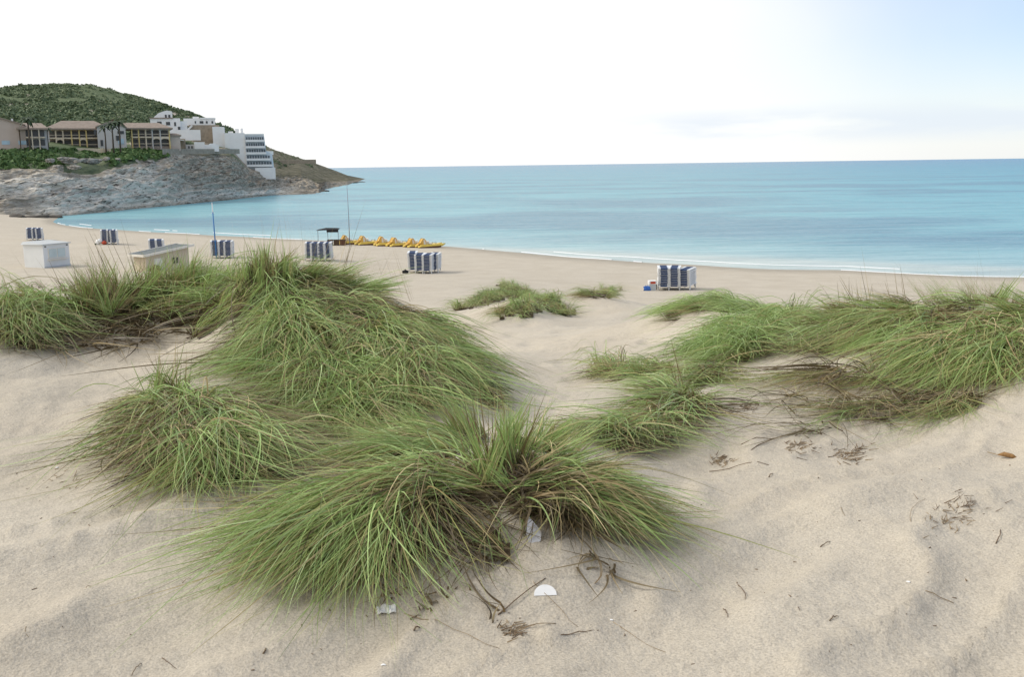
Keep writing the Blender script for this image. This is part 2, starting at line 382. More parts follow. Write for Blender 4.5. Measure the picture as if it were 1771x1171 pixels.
# ------------------------------------------------------------------ sand terrain: control points -> thin plate spline
Y0 = 6.0
def q_of(x, y): return np.stack([np.asarray(x) / (np.asarray(y) + Y0) * 2.2, np.log(np.asarray(y) + Y0)], -1)
pix = [  # (photo u, v, depth)
 (885,1171,3.56),(0,1171,3.56),(440,1171,3.56),(1300,1171,3.56),(1771,1171,3.56),
 (880,1060,4.1),(660,1080,4.02),(1050,1060,4.1),(880,985,4.42),(880,890,4.72),(760,905,4.75),(1000,905,4.72),(860,800,5.45),
 (600,930,4.95),(450,1070,4.05),(1180,950,4.82),(1230,860,5.55),
 (50,1000,4.5),(250,1000,4.5),(50,900,5.3),(250,930,5.0),(50,800,6.4),(50,700,8.0),(50,650,9.0),(60,600,10.0),(150,565,11),(300,585,10.6),(200,515,12.0),(60,520,11.8),(330,520,12.2),
 (240,650,9.0),(380,545,11),
 (440,560,9.8),(430,482,10.4),(470,480,10.5),(560,503,10.7),(620,560,9.5),(700,600,9.2),(800,650,8.8),(900,700,8.6),(640,700,8.2),(560,765,7.1),(430,710,7.6),(650,505,11.5),(760,565,12.5),
 (940,680,11),(900,620,15),(1000,580,20),(870,565,26.5),(1060,560,27),(800,545,32),(990,540,31),(895,517,31),(1030,513,33),
 (800,500,52),(800,480,66),(1000,520,50),(1165,502,60),(730,473,72),(548,452,80),(385,447,86),(190,423,102),(60,416,112),(83,461,78),(280,466,74),
 (1150,790,6.8),(1100,720,8),(1080,650,11),(1200,650,10.5),(1200,590,15),(1130,570,18),(1250,545,17),(1180,535,19),(1380,555,14),
 (1300,655,9.5),(1300,705,8.2),(1300,800,6.5),(1500,725,7.7),(1600,685,7.9),(1600,605,9),(1650,545,9.8),(1771,525,9.5),(1450,585,10.5),(1450,550,11.5),
 (1771,650,7.6),(1750,750,6.5),(1700,900,5.0),(1500,900,5.1),(1300,900,5.2),(1500,1050,4.1),(1750,1050,4.1),(1200,850,5.8),
 (300,705,6.9),(300,760,6.3),(450,800,6.0),(400,908,5.25),(520,850,5.6),(190,780,6.5),(150,720,7.5),(740,760,6.7),(1000,760,7.0),(1020,700,8.4),
]
cp = [tuple(P(*p)) for p in pix]
def fan(sl, rows): return [(sl * y, y, z) for y, z in rows]
cp += fan(-.47, [(16,5.6),(24,3.9),(40,2.5),(60,1.7)]) + fan(-.34, [(16,5.7),(24,4.0),(40,2.6),(58,1.8)]) + fan(-.24, [(15,5.9),(20,4.7),(30,3.4),(50,2.2)])
cp += fan(-.12, [(18,5.0),(26,3.8),(40,2.8)]) + fan(.5, [(13,6.3),(18,4.8),(26,3.4),(40,1.9)]) + fan(.3, [(17,5.7),(22,4.6),(32,3.1),(45,1.9)]) + fan(.16, [(26,4.3),(38,2.9)]) + fan(.02, [(39,3.0)])
cp += fan(-.95, [(5,6.6),(10,6.9),(18,5.4),(30,3.4),(60,1.7)]) + fan(.95, [(5,6.8),(10,7.1),(18,4.9),(30,2.9),(50,.9)])
cp += [(0,1,6.6),(-3,1,6.6),(3,1,6.65),(0,-3,6.6),(-4,-3,6.7),(4,-3,6.7)]
shore_px = [(92,384),(110,389),(200,397),(320,404),(430,410),(560,416),(770,426),(900,437),(1050,449),(1200,458),(1450,467),(1771,480)]
shore = []
for u, v in shore_px:
    Y = sea_depth(u, v); d = ray(u, v); shore.append((d[0] * Y, Y))
shore += [(shore[-1][0] + 18, shore[-1][1] - 6), (shore[-1][0] + 60, shore[-1][1] - 18)]
nrm = Vector((.5, .866))
for x, y in shore:
    cp.append((x, y, 0.0))
    cp.append((x + nrm.x * 9, y + nrm.y * 9, -.45)); cp.append((x + nrm.x * 60, y + nrm.y * 60, -2.6))
    if x > -70: cp.append((x - nrm.x * 9, y - nrm.y * 9, .30))
cp += [tuple(P(0, 384, 160)), tuple(P(-60, 388, 150)), tuple(P(40, 398, 138)), (-120, 150, 1.8), (-110, 110, 1.6), (-100,190,1.2), (-130, 230, 1.5)]
cp = np.array(cp)
def tps_fit(c, lam=2e-4):
    q = q_of(c[:, 0], c[:, 1]); n = len(q)
    r2 = ((q[:, None] - q[None]) ** 2).sum(-1); K = .5 * r2 * np.log(r2 + 1e-12)
    A = np.zeros((n + 3, n + 3)); A[:n, :n] = K + lam * np.eye(n); Pm = np.c_[np.ones(n), q]; A[:n, n:] = Pm; A[n:, :n] = Pm.T
    w = np.linalg.solve(A, np.r_[c[:, 2], 0, 0, 0]); return q, w
TQ, TW = tps_fit(cp)
def tps(x, y):
    sh = np.shape(x); q = q_of(np.ravel(x), np.ravel(y)); out = np.empty(len(q))
    for i in range(0, len(q), 20000):
        s = q[i:i + 20000]; r2 = ((s[:, None] - TQ[None]) ** 2).sum(-1)
        out[i:i + 20000] = (.5 * r2 * np.log(r2 + 1e-12)) @ TW[:-3] + TW[-3] + s @ TW[-2:]
    return out.reshape(sh)
def sand_detail(x, y):
    near = 1 / (1 + (np.maximum(y, 0) / 14.0) ** 3)
    mid = 1 / (1 + (np.maximum(y, 0) / 45.0) ** 4)
    wx, wy = x + .25 * vnoise(x * 1.1, y * 1.1, seed=3), y + .25 * vnoise(x * 1.1 + 9, y * 1.1, seed=4)
    a = R(38); along = wx * math.cos(a) + wy * math.sin(a); across = -wx * math.sin(a) + wy * math.cos(a)
    ridge = 1 - np.abs(vnoise(along * .8, across * 3.4, seed=11))
    rip = ridge ** 4 * .060 + vnoise(along * 1.0, across * 2.1, seed=12) * .050
    hump = fbm(x * 1.7, y * 1.7, seed=21, oct=2) * .020 + np.minimum(0, vnoise(x * 3.3, y * 3.0, seed=23) + .45) * .035 + fbm(x * 9, y * 9, seed=25, oct=2) * .003
    foot = np.minimum(0, vnoise(x * 2.6, y * 2.2, seed=31) + .25) * .14 * (1 / (1 + np.exp(-(y - 10) * 1.2)))
    bumps = fbm(x * .45, y * .45, seed=41, oct=3) * .10
    return near * (rip + hump) + mid * (foot + bumps * .5) + .015 * fbm(x * .5, y * .5, seed=51, oct=2) * (y < 120)
# regular grid in (s, t) for the mesh and for quick look-ups
NS, NT = 620, 640
S0, S1, T0, T1 = -1.25, 1.25, math.log(1.2), math.log(330.0)
gs = np.linspace(S0, S1, NS); gt = np.linspace(T0, T1, NT)
SS, TT = np.meshgrid(gs, gt)
GY = np.exp(TT) - Y0; GX = SS * (GY + Y0)
GZ = tps(GX, GY); GZ = np.clip(GZ, -6, 9)
GZ = GZ + sand_detail(GX, GY) * np.clip((GZ + .1) * 1.2, .12, 1)
def ground(x, y):
    x = np.asarray(x, float); y = np.maximum(np.asarray(y, float), -4.5)
    a = (x / (y + Y0) - S0) / (S1 - S0) * (NS - 1); b = (np.log(y + Y0) - T0) / (T1 - T0) * (NT - 1)
    a = np.clip(a, 0, NS - 1.001); b = np.clip(b, 0, NT - 1.001)
    ia, ib = a.astype(int), b.astype(int); fa, fb = a - ia, b - ib
    return (GZ[ib, ia] * (1-fa) * (1-fb) + GZ[ib, ia+1] * fa * (1-fb) + GZ[ib+1, ia] * (1-fa) * fb + GZ[ib+1, ia+1] * fa * fb)
def gp(x, y): return Vector((x, y, float(ground(x, y))))
def hit(u, v, ymin=2.5, ymax=180):
    d = ray(u, v); Y = np.exp(np.linspace(math.log(ymin), math.log(ymax), 900))
    below = (EYE.z + d[2] * Y) < ground(d[0] * Y, Y)
    k = int(np.argmax(below))
    if not below[k]: return None
    y = Y[k]; return np.array([d[0] * y, y, float(ground(d[0] * y, y))])

def grid_faces(nr, nc):
    i = np.arange(nr - 1)[:, None] * nc + np.arange(nc - 1)[None]
    return np.stack([i, i + 1, i + nc + 1, i + nc], -1).reshape(-1, 4)
me = mesh_np('sand', np.stack([GX, GY, GZ], -1).reshape(-1, 3), grid_faces(NT, NS), True)
o = link('sand_dunes_and_beach', me, M['sand']); o['kind'] = 'structure'; o['label'] = 'pale beige sand dunes running down to the flat beach'

# ------------------------------------------------------------------ sea and foam
fx = np.array([-60000, -12000, -3000, -900, -300, -100, 0, 100, 300, 900, 3000, 12000, 60000.]); fy = np.array([30, 100, 200, 400, 900, 2500, 8000, 25000, 70000.])
XX, YY = np.meshgrid(fx, fy)
me = mesh_np('sea', np.stack([XX, YY, np.zeros_like(XX)], -1).reshape(-1, 3), grid_faces(len(fy), len(fx)))
o = link('sea', me, M['sea']); o['kind'] = 'structure'; o['label'] = 'calm turquoise sea reaching to the horizon'

# water line: where the sand sheet crosses z = 0
wl = []
for j in range(0, NS, 1):
    z = GZ[:, j]; k = np.where((z[:-1] > 0) & (z[1:] <= 0))[0]
    if len(k):
        k = k[0]; f = z[k] / (z[k] - z[k + 1]); y = GY[k, j] + (GY[k + 1, j] - GY[k, j]) * f; wl.append((GX[k, j] + (GX[k+1, j] - GX[k, j]) * f, y))
wl = np.array([p for p in wl if -110 < p[0] < 70])
def foam_strip(off, w0, w1, keep, seed, name):
    pts = []
    for a, b in zip(wl[:-1], wl[1:]):
        n = max(1, int(np.linalg.norm(b - a) / .25)); pts += [a + (b - a) * i / n for i in range(n)]
    p = np.array(pts); l = np.r_[0, np.cumsum(np.linalg.norm(np.diff(p, axis=0), axis=1))]
    n2 = np.array([nrm.x, nrm.y])
    w = w0 + (w1 - w0) * (.5 + .5 * fbm(l * .22, l * 0 + 3, seed=seed)); w = np.clip(w, .03, None)
    c = p + n2 * (off + .35 * vnoise(l * .16, l * 0, seed=seed + 5))[:, None]
    a = c - n2 * (w / 2)[:, None]; b = c + n2 * (w / 2)[:, None]
    z = np.maximum(ground(c[:, 0], c[:, 1]), 0) + .035
    za = np.maximum(ground(a[:, 0], a[:, 1]), 0) + .012; zb = np.maximum(ground(b[:, 0], b[:, 1]), 0) + .012
    v = np.concatenate([np.c_[a, za], np.c_[c, z + .03], np.c_[b, zb]]); N = len(p)
    on = (fbm(l * .11, l * 0 + 7, seed=seed + 9) > keep); i = np.where(on[:-1])[0]
    f = np.concatenate([np.stack([i, i + 1, i + N + 1, i + N], -1), np.stack([i + N, i + N + 1, i + 2 * N + 1, i + 2 * N], -1)])
    o = link(name, mesh_np(name, v, f, True), M['foam']); o['kind'] = 'stuff'; return o
foam_strip(.2, .03, .36, .0, 70, 'foam_line')['label'] = 'thin white foam line where small waves meet the sand'
foam_strip(3.2, .03, .3, .55, 90, 'wave_foam')['label'] = 'broken white foam of a small wave just off the beach'

# ------------------------------------------------------------------ headland: cliff, terrace, hill
prof = [ # u, waterline v (or None with depth), (cliff-top v, depth), (terrace v, depth), (ridge v, depth)
 (-330, 170, (292,190), (258,220), (158,500)), (-200, 174, (290,195), (255,222), (152,510)), (0, 183, (287,203), (254,226), (150,520)), (100, 193, (284,216), (254.5,240), (149,540)), (170, 207, (286,229), (258,252), (150,555)), (200, 216, (276,236), (257,257), (157,560)),
 (230, 225, (268,246), (257,263), (167,560)), (300, 244, (263,263), (259,276), (187,560)), (350, 264, (264,281), (260,293), (201,560)), (400, 283, (267,299), (262,311), (221,560)), (430, 302, (293,319), (286,341), (238,570)),
 (475, 325, (305,346), (293,400), (258,590)), (520, 329, (303,425), (281,560), (273,600)), (550, 332, (317,432), (294,565), (283.5,620)), (562, 402, (313,482), (298,580), (288,630)), (600, 494, (311.5,565), (306,640), (303,655)), (632, 690, (311,715), (310,735), (309.3,745)), (652, 760, (313,770), (313,780), (313,790)),
]
us = np.array([p[0] for p in prof], float)
NU, NR = 560, 250
uu = np.r_[np.linspace(-330, 0, 70)[:-1], np.linspace(0, 652, NU - 69)]
def interp(vals): return np.interp(uu, us, vals)
Yw = interp([p[1] for p in prof]); rows = []
tanel = lambda u, v: np.array([ray(a, b)[2] for a, b in zip(u, v)]); tanx = lambda u: np.array([ray(a, 290)[0] for a in u])
hx = tanx(uu)
kz = [(Yw - 6, np.full(NU, -2.0))]
kz.append((Yw, np.full(NU, -.1)))
lev = []
for k in (2, 3, 4):
    v = interp([p[k][0] for p in prof]); Y = interp([p[k][1] for p in prof]); lev.append((Y, EYE.z + tanel(uu, v) * Y))
kz.append((Yw + (lev[0][0] - Yw) * .30, lev[0][1] * .50))
kz += lev[:2]
kz.append((lev[1][0] * .62 + lev[2][0] * .38, lev[1][1] * .62 + lev[2][1] * .38 - .02 * (lev[2][1] - lev[1][1])))
kz.append(lev[2])
kz.append((lev[2][0] + 60, lev[2][1] - 6)); kz.append((lev[2][0] + 220, lev[2][1] * .3 - 8))
kk = np.array([0, .04, .2, .42, .54, .74, .9, .95, 1.0]); rr = np.r_[np.linspace(0, .45, 160)[:-1], np.linspace(.45, 1, 91)]
HY = np.empty((NR, NU)); HZ = np.empty((NR, NU))
for c in range(NU):
    HY[:, c] = np.interp(rr, kk, [k[0][c] for k in kz]); HZ[:, c] = np.interp(rr, kk, [k[1][c] for k in kz])
HX = hx[None] * HY; RRg = np.repeat(rr[:, None], NU, 1); UU = np.repeat(uu[None], NR, 0)
cl = np.clip(1 - np.abs(RRg - .24) / .22, 0, 1) ** .6 * np.clip((620 - UU) / 60, .15, 1)     # cliff weight
fold = HX * .18 + HY * .05 + 2.2 * vnoise(HX * .035, HY * .03, seed=61)
strat = (1 - np.abs(vnoise(fold * .55 + HZ * .25, HZ * .8 - HX * .12 + 1.5 * vnoise(HX * .06, HZ * .15, seed=63), seed=62))) ** 2
rough = fbm(HX * .16, HY * .10, HZ * .35, seed=65, oct=5, gain=.58)
rid = 1 - np.abs(fbm(HX * .11, HY * .07, HZ * .3, seed=66, oct=4))
pits = np.minimum(0, fbm(HX * .42 + 3, HZ * 1.5, HY * .2, seed=64, oct=3) + .15)
qs = HZ * .62 + fold * .30 + .5 * vnoise(HX * .12, HY * .1, seed=73); saw = qs - np.floor(qs)
disp = cl * ((saw - .5) * 1.5 * (.6 + .6 * vnoise(HX * .2, HZ * .4, seed=74)) + pits * 1.6 + rough * 1.5 + (strat - .5) * 1.8 + (rid - .6) * 1.6)
disp = disp * .75
HY2 = HY - disp * .7; HZ2 = HZ + disp * .55
hill = np.clip((RRg - .5) / .1, 0, 1)
HZ2 = HZ2 + hill * fbm(HX * .02, HY * .02, seed=67, oct=4) * 1.6 * np.clip((HZ - 2) / 30, 0, 1)
HX2 = HX + disp * .35
veg = np.clip((RRg - .40) / .05, 0, 1) * np.clip((470 - UU) / 60, 0, 1)
veg = veg * (fbm(HX * .06, HY * .04, seed=68, oct=4) > -.55)
veg2 = ((RRg > np.where(UU < 110, .41, .355)) & (RRg < .45) & (UU < 275) & (fbm(HX * .08, HY * .08, seed=69) > -.25)).astype(float)
cov = np.zeros((NR, NU, 4)); cov[..., 3] = 1
cov[..., 0] = np.maximum(veg, veg2 * .9)
brown_w = np.clip((UU - 255) / 70, 0, 1) * np.clip((RRg - .1) / .12 + vnoise(HX * .08, HZ * .3, seed=72) * .6, 0, 1)
brown_w = np.maximum(brown_w, np.clip((RRg - .29) / .05, 0, 1) * .8); brown_w = np.maximum(brown_w, np.clip((70 - UU) / 30, 0, 1) * np.clip((.20 - RRg) / .05, 0, 1) * .7)
brown_w = np.maximum(brown_w, np.clip((UU - 480) / 40, 0, 1)); brown_w = np.maximum(brown_w, np.clip((.075 - RRg) / .03, 0, 1))
cov[..., 1] = np.clip(brown_w, 0, 1)
cov[..., 2] = np.clip((UU - 440) / 40, 0, 1) * np.clip((RRg - .3) / .12, 0, 1)
me = mesh_np('headland', np.stack([HX2, HY2, HZ2], -1).reshape(-1, 3), grid_faces(NR, NU), False)
add_attr(me, 'cover', cov.reshape(-1, 4))
o = link('headland', me, M['cliff']); o['kind'] = 'structure'; o['label'] = 'rocky headland with folded grey cliffs and a green hill above'
def head_pt(u, r):
    c = np.interp(u, uu, np.arange(NU)); k = float(np.interp(r, rr, np.arange(NR))); i, j = min(int(k), NR - 2), min(int(c), NU - 2); a, b = k - i, c - j
    f = lambda G: G[i,j]*(1-a)*(1-b) + G[i+1,j]*a*(1-b) + G[i,j+1]*(1-a)*b + G[i+1,j+1]*a*b
    return Vector((f(HX2), f(HY2), f(HZ2)))

# shrubs: leaf-sized faces spread through many small crowns
def shrub_mesh(name, pts, rad, nleaf, leaf, flat=.75):
    pts = np.asarray(pts); n = len(pts); rad = np.asarray(rad)
    d = rng.normal(size=(n, nleaf, 3)); d /= np.linalg.norm(d, axis=-1, keepdims=True); d[..., 2] = np.abs(d[..., 2]) * flat + .05
    c = pts[:, None] + d * rad[:, None, None] * rng.uniform(.55, 1.05, (n, nleaf, 1))
    a = rng.normal(size=(n, nleaf, 3)); a /= np.linalg.norm(a, axis=-1, keepdims=True)
    b = np.cross(a, d + .4 * rng.normal(size=d.shape)); b /= np.linalg.norm(b, axis=-1, keepdims=True) + 1e-9
    s = (leaf * rad[:, None, None]) * rng.uniform(.6, 1.3, (n, nleaf, 1))
    v = np.stack([c - a * s, c + b * s * .8, c + a * s, c - b * s * .8], 2).reshape(-1, 3)
    f = np.arange(len(v)).reshape(-1, 4); me = mesh_np(name, v, f)
    tone = np.repeat((np.clip(rng.normal(.45, .16, (n, 1)) + .35 * fbm(pts[:, :1] * .03, pts[:, 1:2] * .02, seed=88, oct=3), 0, 1) + rng.normal(0, .10, (n, nleaf))).ravel(), 4)
    cdat = np.zeros((len(v), 4)); cdat[:, 0] = np.clip(tone, 0, 1); cdat[:, 3] = 1; add_attr(me, 'blade', cdat); return me
pts, rad = [], []
while len(pts) < 11500:
    u = random.uniform(-300, 540); r = random.uniform(.545, .925)
    if u > 440 and random.random() < .75: continue
    if 262 < u < 480 and r < .66: continue
    if u < 300 and r < .60: continue
    p = head_pt(u, r)
    if fbm(np.array([p.x * .02]), np.array([p.y * .02]), seed=77)[0] < -.55: continue
    if 150 < u < 225 and r > .84 and random.random() < .8: continue
    pts.append((p.x, p.y, p.z - .4)); rad.append(random.uniform(.8, 1.2) * random.uniform(1, 1.6) * (1.25 if r < .7 else 1) * (.5 if u > 440 else 1))
o = link('hillside_maquis', shrub_mesh('maquis', pts, rad, 22, .38), M['maquis'])
tag(o, 'dark green maquis and pine scrub covering the hill behind the buildings', 'scrub', kind='stuff')
pts, rad = [], []
while len(pts) < 620:
    u = random.uniform(-200, 290); r = random.uniform(.36, .53)
    if 105 < u < 190 and r < .47: continue
    if u > 185 and r < .385: continue
    if u < 112 and r < .415: continue
    p = head_pt(u, r); pts.append((p.x, p.y, p.z - .3)); rad.append(random.uniform(.6, 1.5))
o = link('clifftop_bushes', shrub_mesh('bushes', pts, rad, 40, .36, .6), M['bush'])
tag(o, 'bright green bushes carpeting the cliff edge below the apartments', 'bushes', kind='stuff')

# boulders along the cliff edge and rocks at the point
def boulder_mesh(seed, n=2):
    import bmesh
    bm = bmesh.new(); bmesh.ops.create_icosphere(bm, subdivisions=3, radius=1)
    co = np.array([v.co for v in bm.verts]); k = 1 + .42 * fbm(co[:, 0] * 1.3 + seed * 7, co[:, 1] * 1.3, co[:, 2] * 1.3 + 5, seed=seed, oct=3)
    co = co * k[:, None]; co = np.sign(co) * np.abs(co) ** .9
    for v, c in zip(bm.verts, co): v.co = c * np.array([1.15, .85, .55])
    me = bpy.data.meshes.new('boulder'); bm.to_mesh(me); bm.free(); return me
bms = [boulder_mesh(i) for i in range(5)]
blds = [(110,268,216,1.9),(124,269,217,2.6),(133,275,215,1.3),(155,271,228,2.2),(170,272,230,1.7),(183,270,232,1.4),(127,283,213,1.6),(86,273,213,1.3),(228,287,240,1.8),(258,274,250,2.4),(250,283,246,2.0),(300,268,262,1.9),(98,284,209,1.2),(203,271,236,1.4),(345,270,279,1.7)]
for i, (u, v, Y, s) in enumerate(blds):
    p = P(u, v, Y); b = link('boulder', bms[i % 5], M['boulder'] if i == 0 else None, None, (p.x, p.y, p.z - .42 * s), random.uniform(0, 6))
    if not bms[i % 5].materials: bms[i % 5].materials.append(M['boulder'])
    k = s * .6; b.scale = (k * random.uniform(.8, 1.5), k, k * random.uniform(.6, 1.0)); tag(b, 'pale boulder on the cliff edge ' + ('below the gap between the two apartment buildings' if u < 100 else 'below the left half of the ochre arcaded building' if u < 140 else 'below the grey gabled wing' if u < 210 else 'at the left end of the long stone wall' if u < 270 else 'under the long stone wall'), 'boulder', 'boulders along the cliff edge')
rk = boulder_mesh(9); rk.materials.append(M['boulder_dark'])
for i, (u, v, s) in enumerate([(622,315,1.6),(614,316.5,1.2),(556,331,1.5),(60,379,1.2),(30,380,1.5),(82,377,1.3)]):
    Y = sea_depth(u, v); p = P(u, v, Y); b = link('shore_rock', rk, None, None, (p.x, p.y, max(0.0, float(ground(p.x, p.y)) if Y < 300 else 0)), i * 1.3); b.scale = (s * 1.8, s, s * .55)
    tag(b, 'low dark rock awash off the tip of the headland' if Y > 400 else ('low dark rock at the foot of the headland beside the water' if u > 300 else 'low dark rock at the foot of the cliff beside the sand'), 'rock', 'dark rocks along the headland shore')

# ------------------------------------------------------------------ buildings on the headland
class Bld:
    """local frame: x right, y away, z up in metres; px() converts photo pixels at the building's depth"""
    def __init__(s, name, u, v, Y, label, cat='building', yaw=0.0):
        s.u, s.v, s.Y, s.k = u, v, Y, Y / FPX
        p = P(u, v, Y); s.root = empty(name, p, -math.atan2(p.x, p.y) + yaw); tag(s.root, label, cat)
    def x(s, u): return (u - s.u) * s.k
    def z(s, v): return (s.v - v) * s.k
    def box(s, name, mat, u0, u1, v0, v1, y0, y1, parent=None):
        return MB().box(s.x(u0), s.x(u1), y0, y1, s.z(v1), s.z(v0)).build(name, M[mat], parent or s.root)
    def poly(s, name, mat, pts, y0, y1, parent=None):
        return MB().prism([(s.x(u), s.z(v)) for u, v in pts], y0, y1).build(name, M[mat], parent or s.root)
    def hip(s, name, mat, u0, u1, ve, vr, y0, y1, inset, parent=None):
        a, b, e, r = s.x(u0), s.x(u1), s.z(ve), s.z(vr); ym = (y0 + y1) / 2; i = inset * s.k
        return MB().add([(a,y0,e),(b,y0,e),(b,y1,e),(a,y1,e),(a+i,ym,r),(b-i,ym,r),(a,y0,e-.35),(b,y0,e-.35),(b,y1,e-.35),(a,y1,e-.35)],
              [(0,1,5,4),(1,2,5),(2,3,4,5),(3,0,4),(6,7,1,0),(7,8,2,1),(8,9,3,2),(9,6,0,3),(6,9,8,7)]).build(name, M[mat], parent or s.root)
    def arch(s, name, mat, u0, u1, vt, vs, rise, y0, y1):
        """panel u0..u1, top vt, with an arched opening springing at vs"""
        n = 8; um = (u0 + u1) / 2; ru = (u1 - u0) / 2
        pts = [(u0, vs)] + [(um - ru * math.cos(math.pi * i / n), vs - rise * math.sin(math.pi * i / n)) for i in range(1, n)] + [(u1, vs), (u1, vt), (u0, vt)]
        return s.poly(name, mat, [(u, v) for u, v in pts], y0, y1)

def bays(b, us_, vtop, vmid, vbot, mats, arches=(), y0=-2.2):
    """two storeys of open loggias: columns, floor slab, back wall recessed with dark openings"""
    b.box('wall', 'pink_wall', us_[0], us_[-1], vtop, vbot + 6, 0, 7)
    b.box('floor_slab', 'cream_wall', us_[0], us_[-1], vmid - 1.0, vmid + 1.2, y0 + .12, -.01)
    b.box('lintel', 'cream_wall', us_[0], us_[-1], vtop, vtop + 2.0, y0 + .12, -.01)
    for i, u in enumerate(us_):
        b.box('column', mats[i % len(mats)], u - .9, u + .9, vtop, vbot + 6, y0, y0 + .45)
    for i in range(len(us_) - 1):
        a, c = us_[i] + 1.4, us_[i + 1] - 1.4
        for (t, m_) in ((vtop + 3.5, vmid - 1.2), (vmid + 3.5, vbot)):
            b.box('window', 'window_shade', a, c, t, m_, -.08, .05)
            b.box('balustrade', 'cream_wall', a - .3, c + .3, m_ - 4.2, m_ - 3.4, y0 + .15, y0 + .3)
        if i in arches:
            b.arch('arch', mats[i % len(mats)], us_[i] + .9, us_[i + 1] - .9, vtop + .1, vtop + 5.5, 3.6, y0 + .1, y0 + .35)
            b.arch('arch', 'cream_wall', us_[i] + .9, us_[i + 1] - .9, vmid + 1.2, vmid + 6.0, 3.4, y0 + .1, y0 + .35)

# left apartment building
b = Bld('apartment_building', 44, 254, 231, 'beige tiled-roof apartment building with blue windows at the left edge')
b.poly('wall', 'pink_wall', [(-30,268),(46,268),(46,219),(36,215),(8,207),(-30,216)], -1.2, 9)
b.poly('roof', 'roof_tile', [(-32,216.5),(8,206.8),(47,218.5),(47,216.8),(8,205),(-32,214.5)], -1.7, 9.3)
for u0 in (9, 34): b.box('window', 'window_blue', u0, u0 + 12, 243.5, 250, -1.3, -1.1)
b.box('wall', 'grey_wall', 46, 79, 222.5, 268, 0, 8)
b.hip('roof', 'roof_tile', 33, 81, 223, 213, -2.6, 8.6, 9)
for u in (37, 55.5, 66.5): b.box('column', 'cream_wall' if u > 40 else 'wood_dark', u - .9, u + .9, 223.5, 268, -2.3, -1.8)
b.box('floor_slab', 'cream_wall', 46.2, 76, 237.5, 239.4, -2.1, -.01)
for u0, u1 in ((47, 54.5), (56.5, 65.5), (68, 75)):
    b.box('window', 'window_dark', u0, u1, 226, 236, -.1, .05); b.box('window', 'window_dark', u0, u1, 241.5, 251.5, -.1, .05)
b.box('chimney', 'white_wall', 26, 29, 206, 214, 3, 3.6)

# main complex
b = Bld('apartment_building', 140, 255, 258, 'long two storey apartment building with ochre arcades and brown tiled roof')
bays(b, [92, 103, 114, 127, 139, 150, 168], 224, 239.5, 254, ['grey_wall', 'cream_wall', 'cream_wall', 'ochre_wall', 'ochre_wall', 'ochre_wall', 'ochre_wall'], (1, 4))
b.hip('roof', 'roof_tile', 87, 190, 223.5, 209.5, -3.0, 9, 26)
b.poly('wall', 'grey_wall', [(167,262),(212,262),(212,222),(189,213.5),(167,222)], -3.6, 6)
b.poly('roof', 'roof_tile', [(165,222.6),(189,213.3),(214,222.6),(214,220.8),(189,211.4),(165,220.8)], -4.1, 6.3)
for u0, u1, v0, v1 in ((162,165.5,226,235),(171,175,243,253),(196,203,236,244),(199,209,228,233)): b.box('window', 'window_dark', u0, u1, v0, v1, -3.75, -3.5)
b.box('window', 'window_blue', 199, 208, 241, 250, -3.7, -3.5)
bays(b, [222, 233, 244.5, 255, 268, 283], 223, 238, 253, ['ochre_wall', 'ochre_wall', 'cream_wall', 'grey_wall', 'grey_wall', 'ochre_wall'], (3, 4))
b.hip('roof', 'roof_tile', 193, 289, 222.5, 212.5, -3.0, 9, 20)
b.box('wall', 'pink_wall', 283, 301, 234, 262, -1, 7)
b.hip('roof', 'roof_tile', 281, 303, 234.2, 230.5, -1.5, 7.5, 6)
b.box('chimney', 'wood_dark', 192, 196, 207, 214, 2, 3)

# white villas above
b = Bld('white_villa', 290, 238, 312, 'white stepped villa with a curved gable and small dark windows on the hillside')
b.box('wall', 'white_wall', 264, 312, 205.5, 242, 0, 9)
b.poly('wall', 'white_wall', [(269,205.6),(300,205.6),(300,194),(292,192.5),(286,194),(278,197),(272,202)], .6, 7)
b.box('cornice', 'roof_tile', 262.5, 301, 204.6, 206.2, -.35, .7)
for u0, v0, w, h in ((288,199.5,3,5),(293.5,199.5,3.2,5),(275,211,7,5.5),(289,211.5,6.5,5.5),(302,212,3,6.5),(287.5,220,3.4,4),(307.5,219.5,4,5.5)):
    b.box('window', 'window_dark', u0, u0 + w, v0, v0 + h, -.12 if v0 > 205 else .5, .05 if v0 > 205 else .65)
b.box('wall', 'white_wall', 312, 323, 210, 240, 1.5, 9)
b.box('terrace_wall', 'white_wall', 288, 343, 225.6, 243, -4, -3.4)
b = Bld('white_villa', 350, 216, 332, 'low flat-roofed white villa on top of a stone retaining wall')
b.box('wall', 'white_wall', 320, 371, 205, 217, 0, 8)
b.box('wall', 'white_wall', 335, 345, 201.8, 206, 1, 6)
b.box('parapet', 'white_wall', 346, 372, 203.6, 206, -.3, 8.2)
for u0, w in ((346,6),(356,2.8),(365,2.8),(338,2)): b.box('window', 'window_dark', u0, u0 + w, 209.3, 213.2, -.12, .05)
b.box('retaining_wall', 'stone_wall', 328, 377, 216, 252, -.8, 9)
b.poly('ramp_wall', 'white_wall', [(314,232),(332,216.5),(334,216.5),(334,218.5),(318,234)], -1.4, -.9)
# small house on the hillside
b = Bld('hillside_house', 176, 197, 400, 'tiny pale house among the scrub high on the hillside')
b.box('wall', 'white_wall', 169, 186, 192.5, 202, 0, 7); b.hip('roof', 'roof_tile', 166.5, 187.5, 192.8, 189.6, -.5, 7.5, 6)
for u0 in (172, 178, 182): b.box('window', 'window_dark', u0, u0 + 1.6, 194, 196.3, -.1, .05)
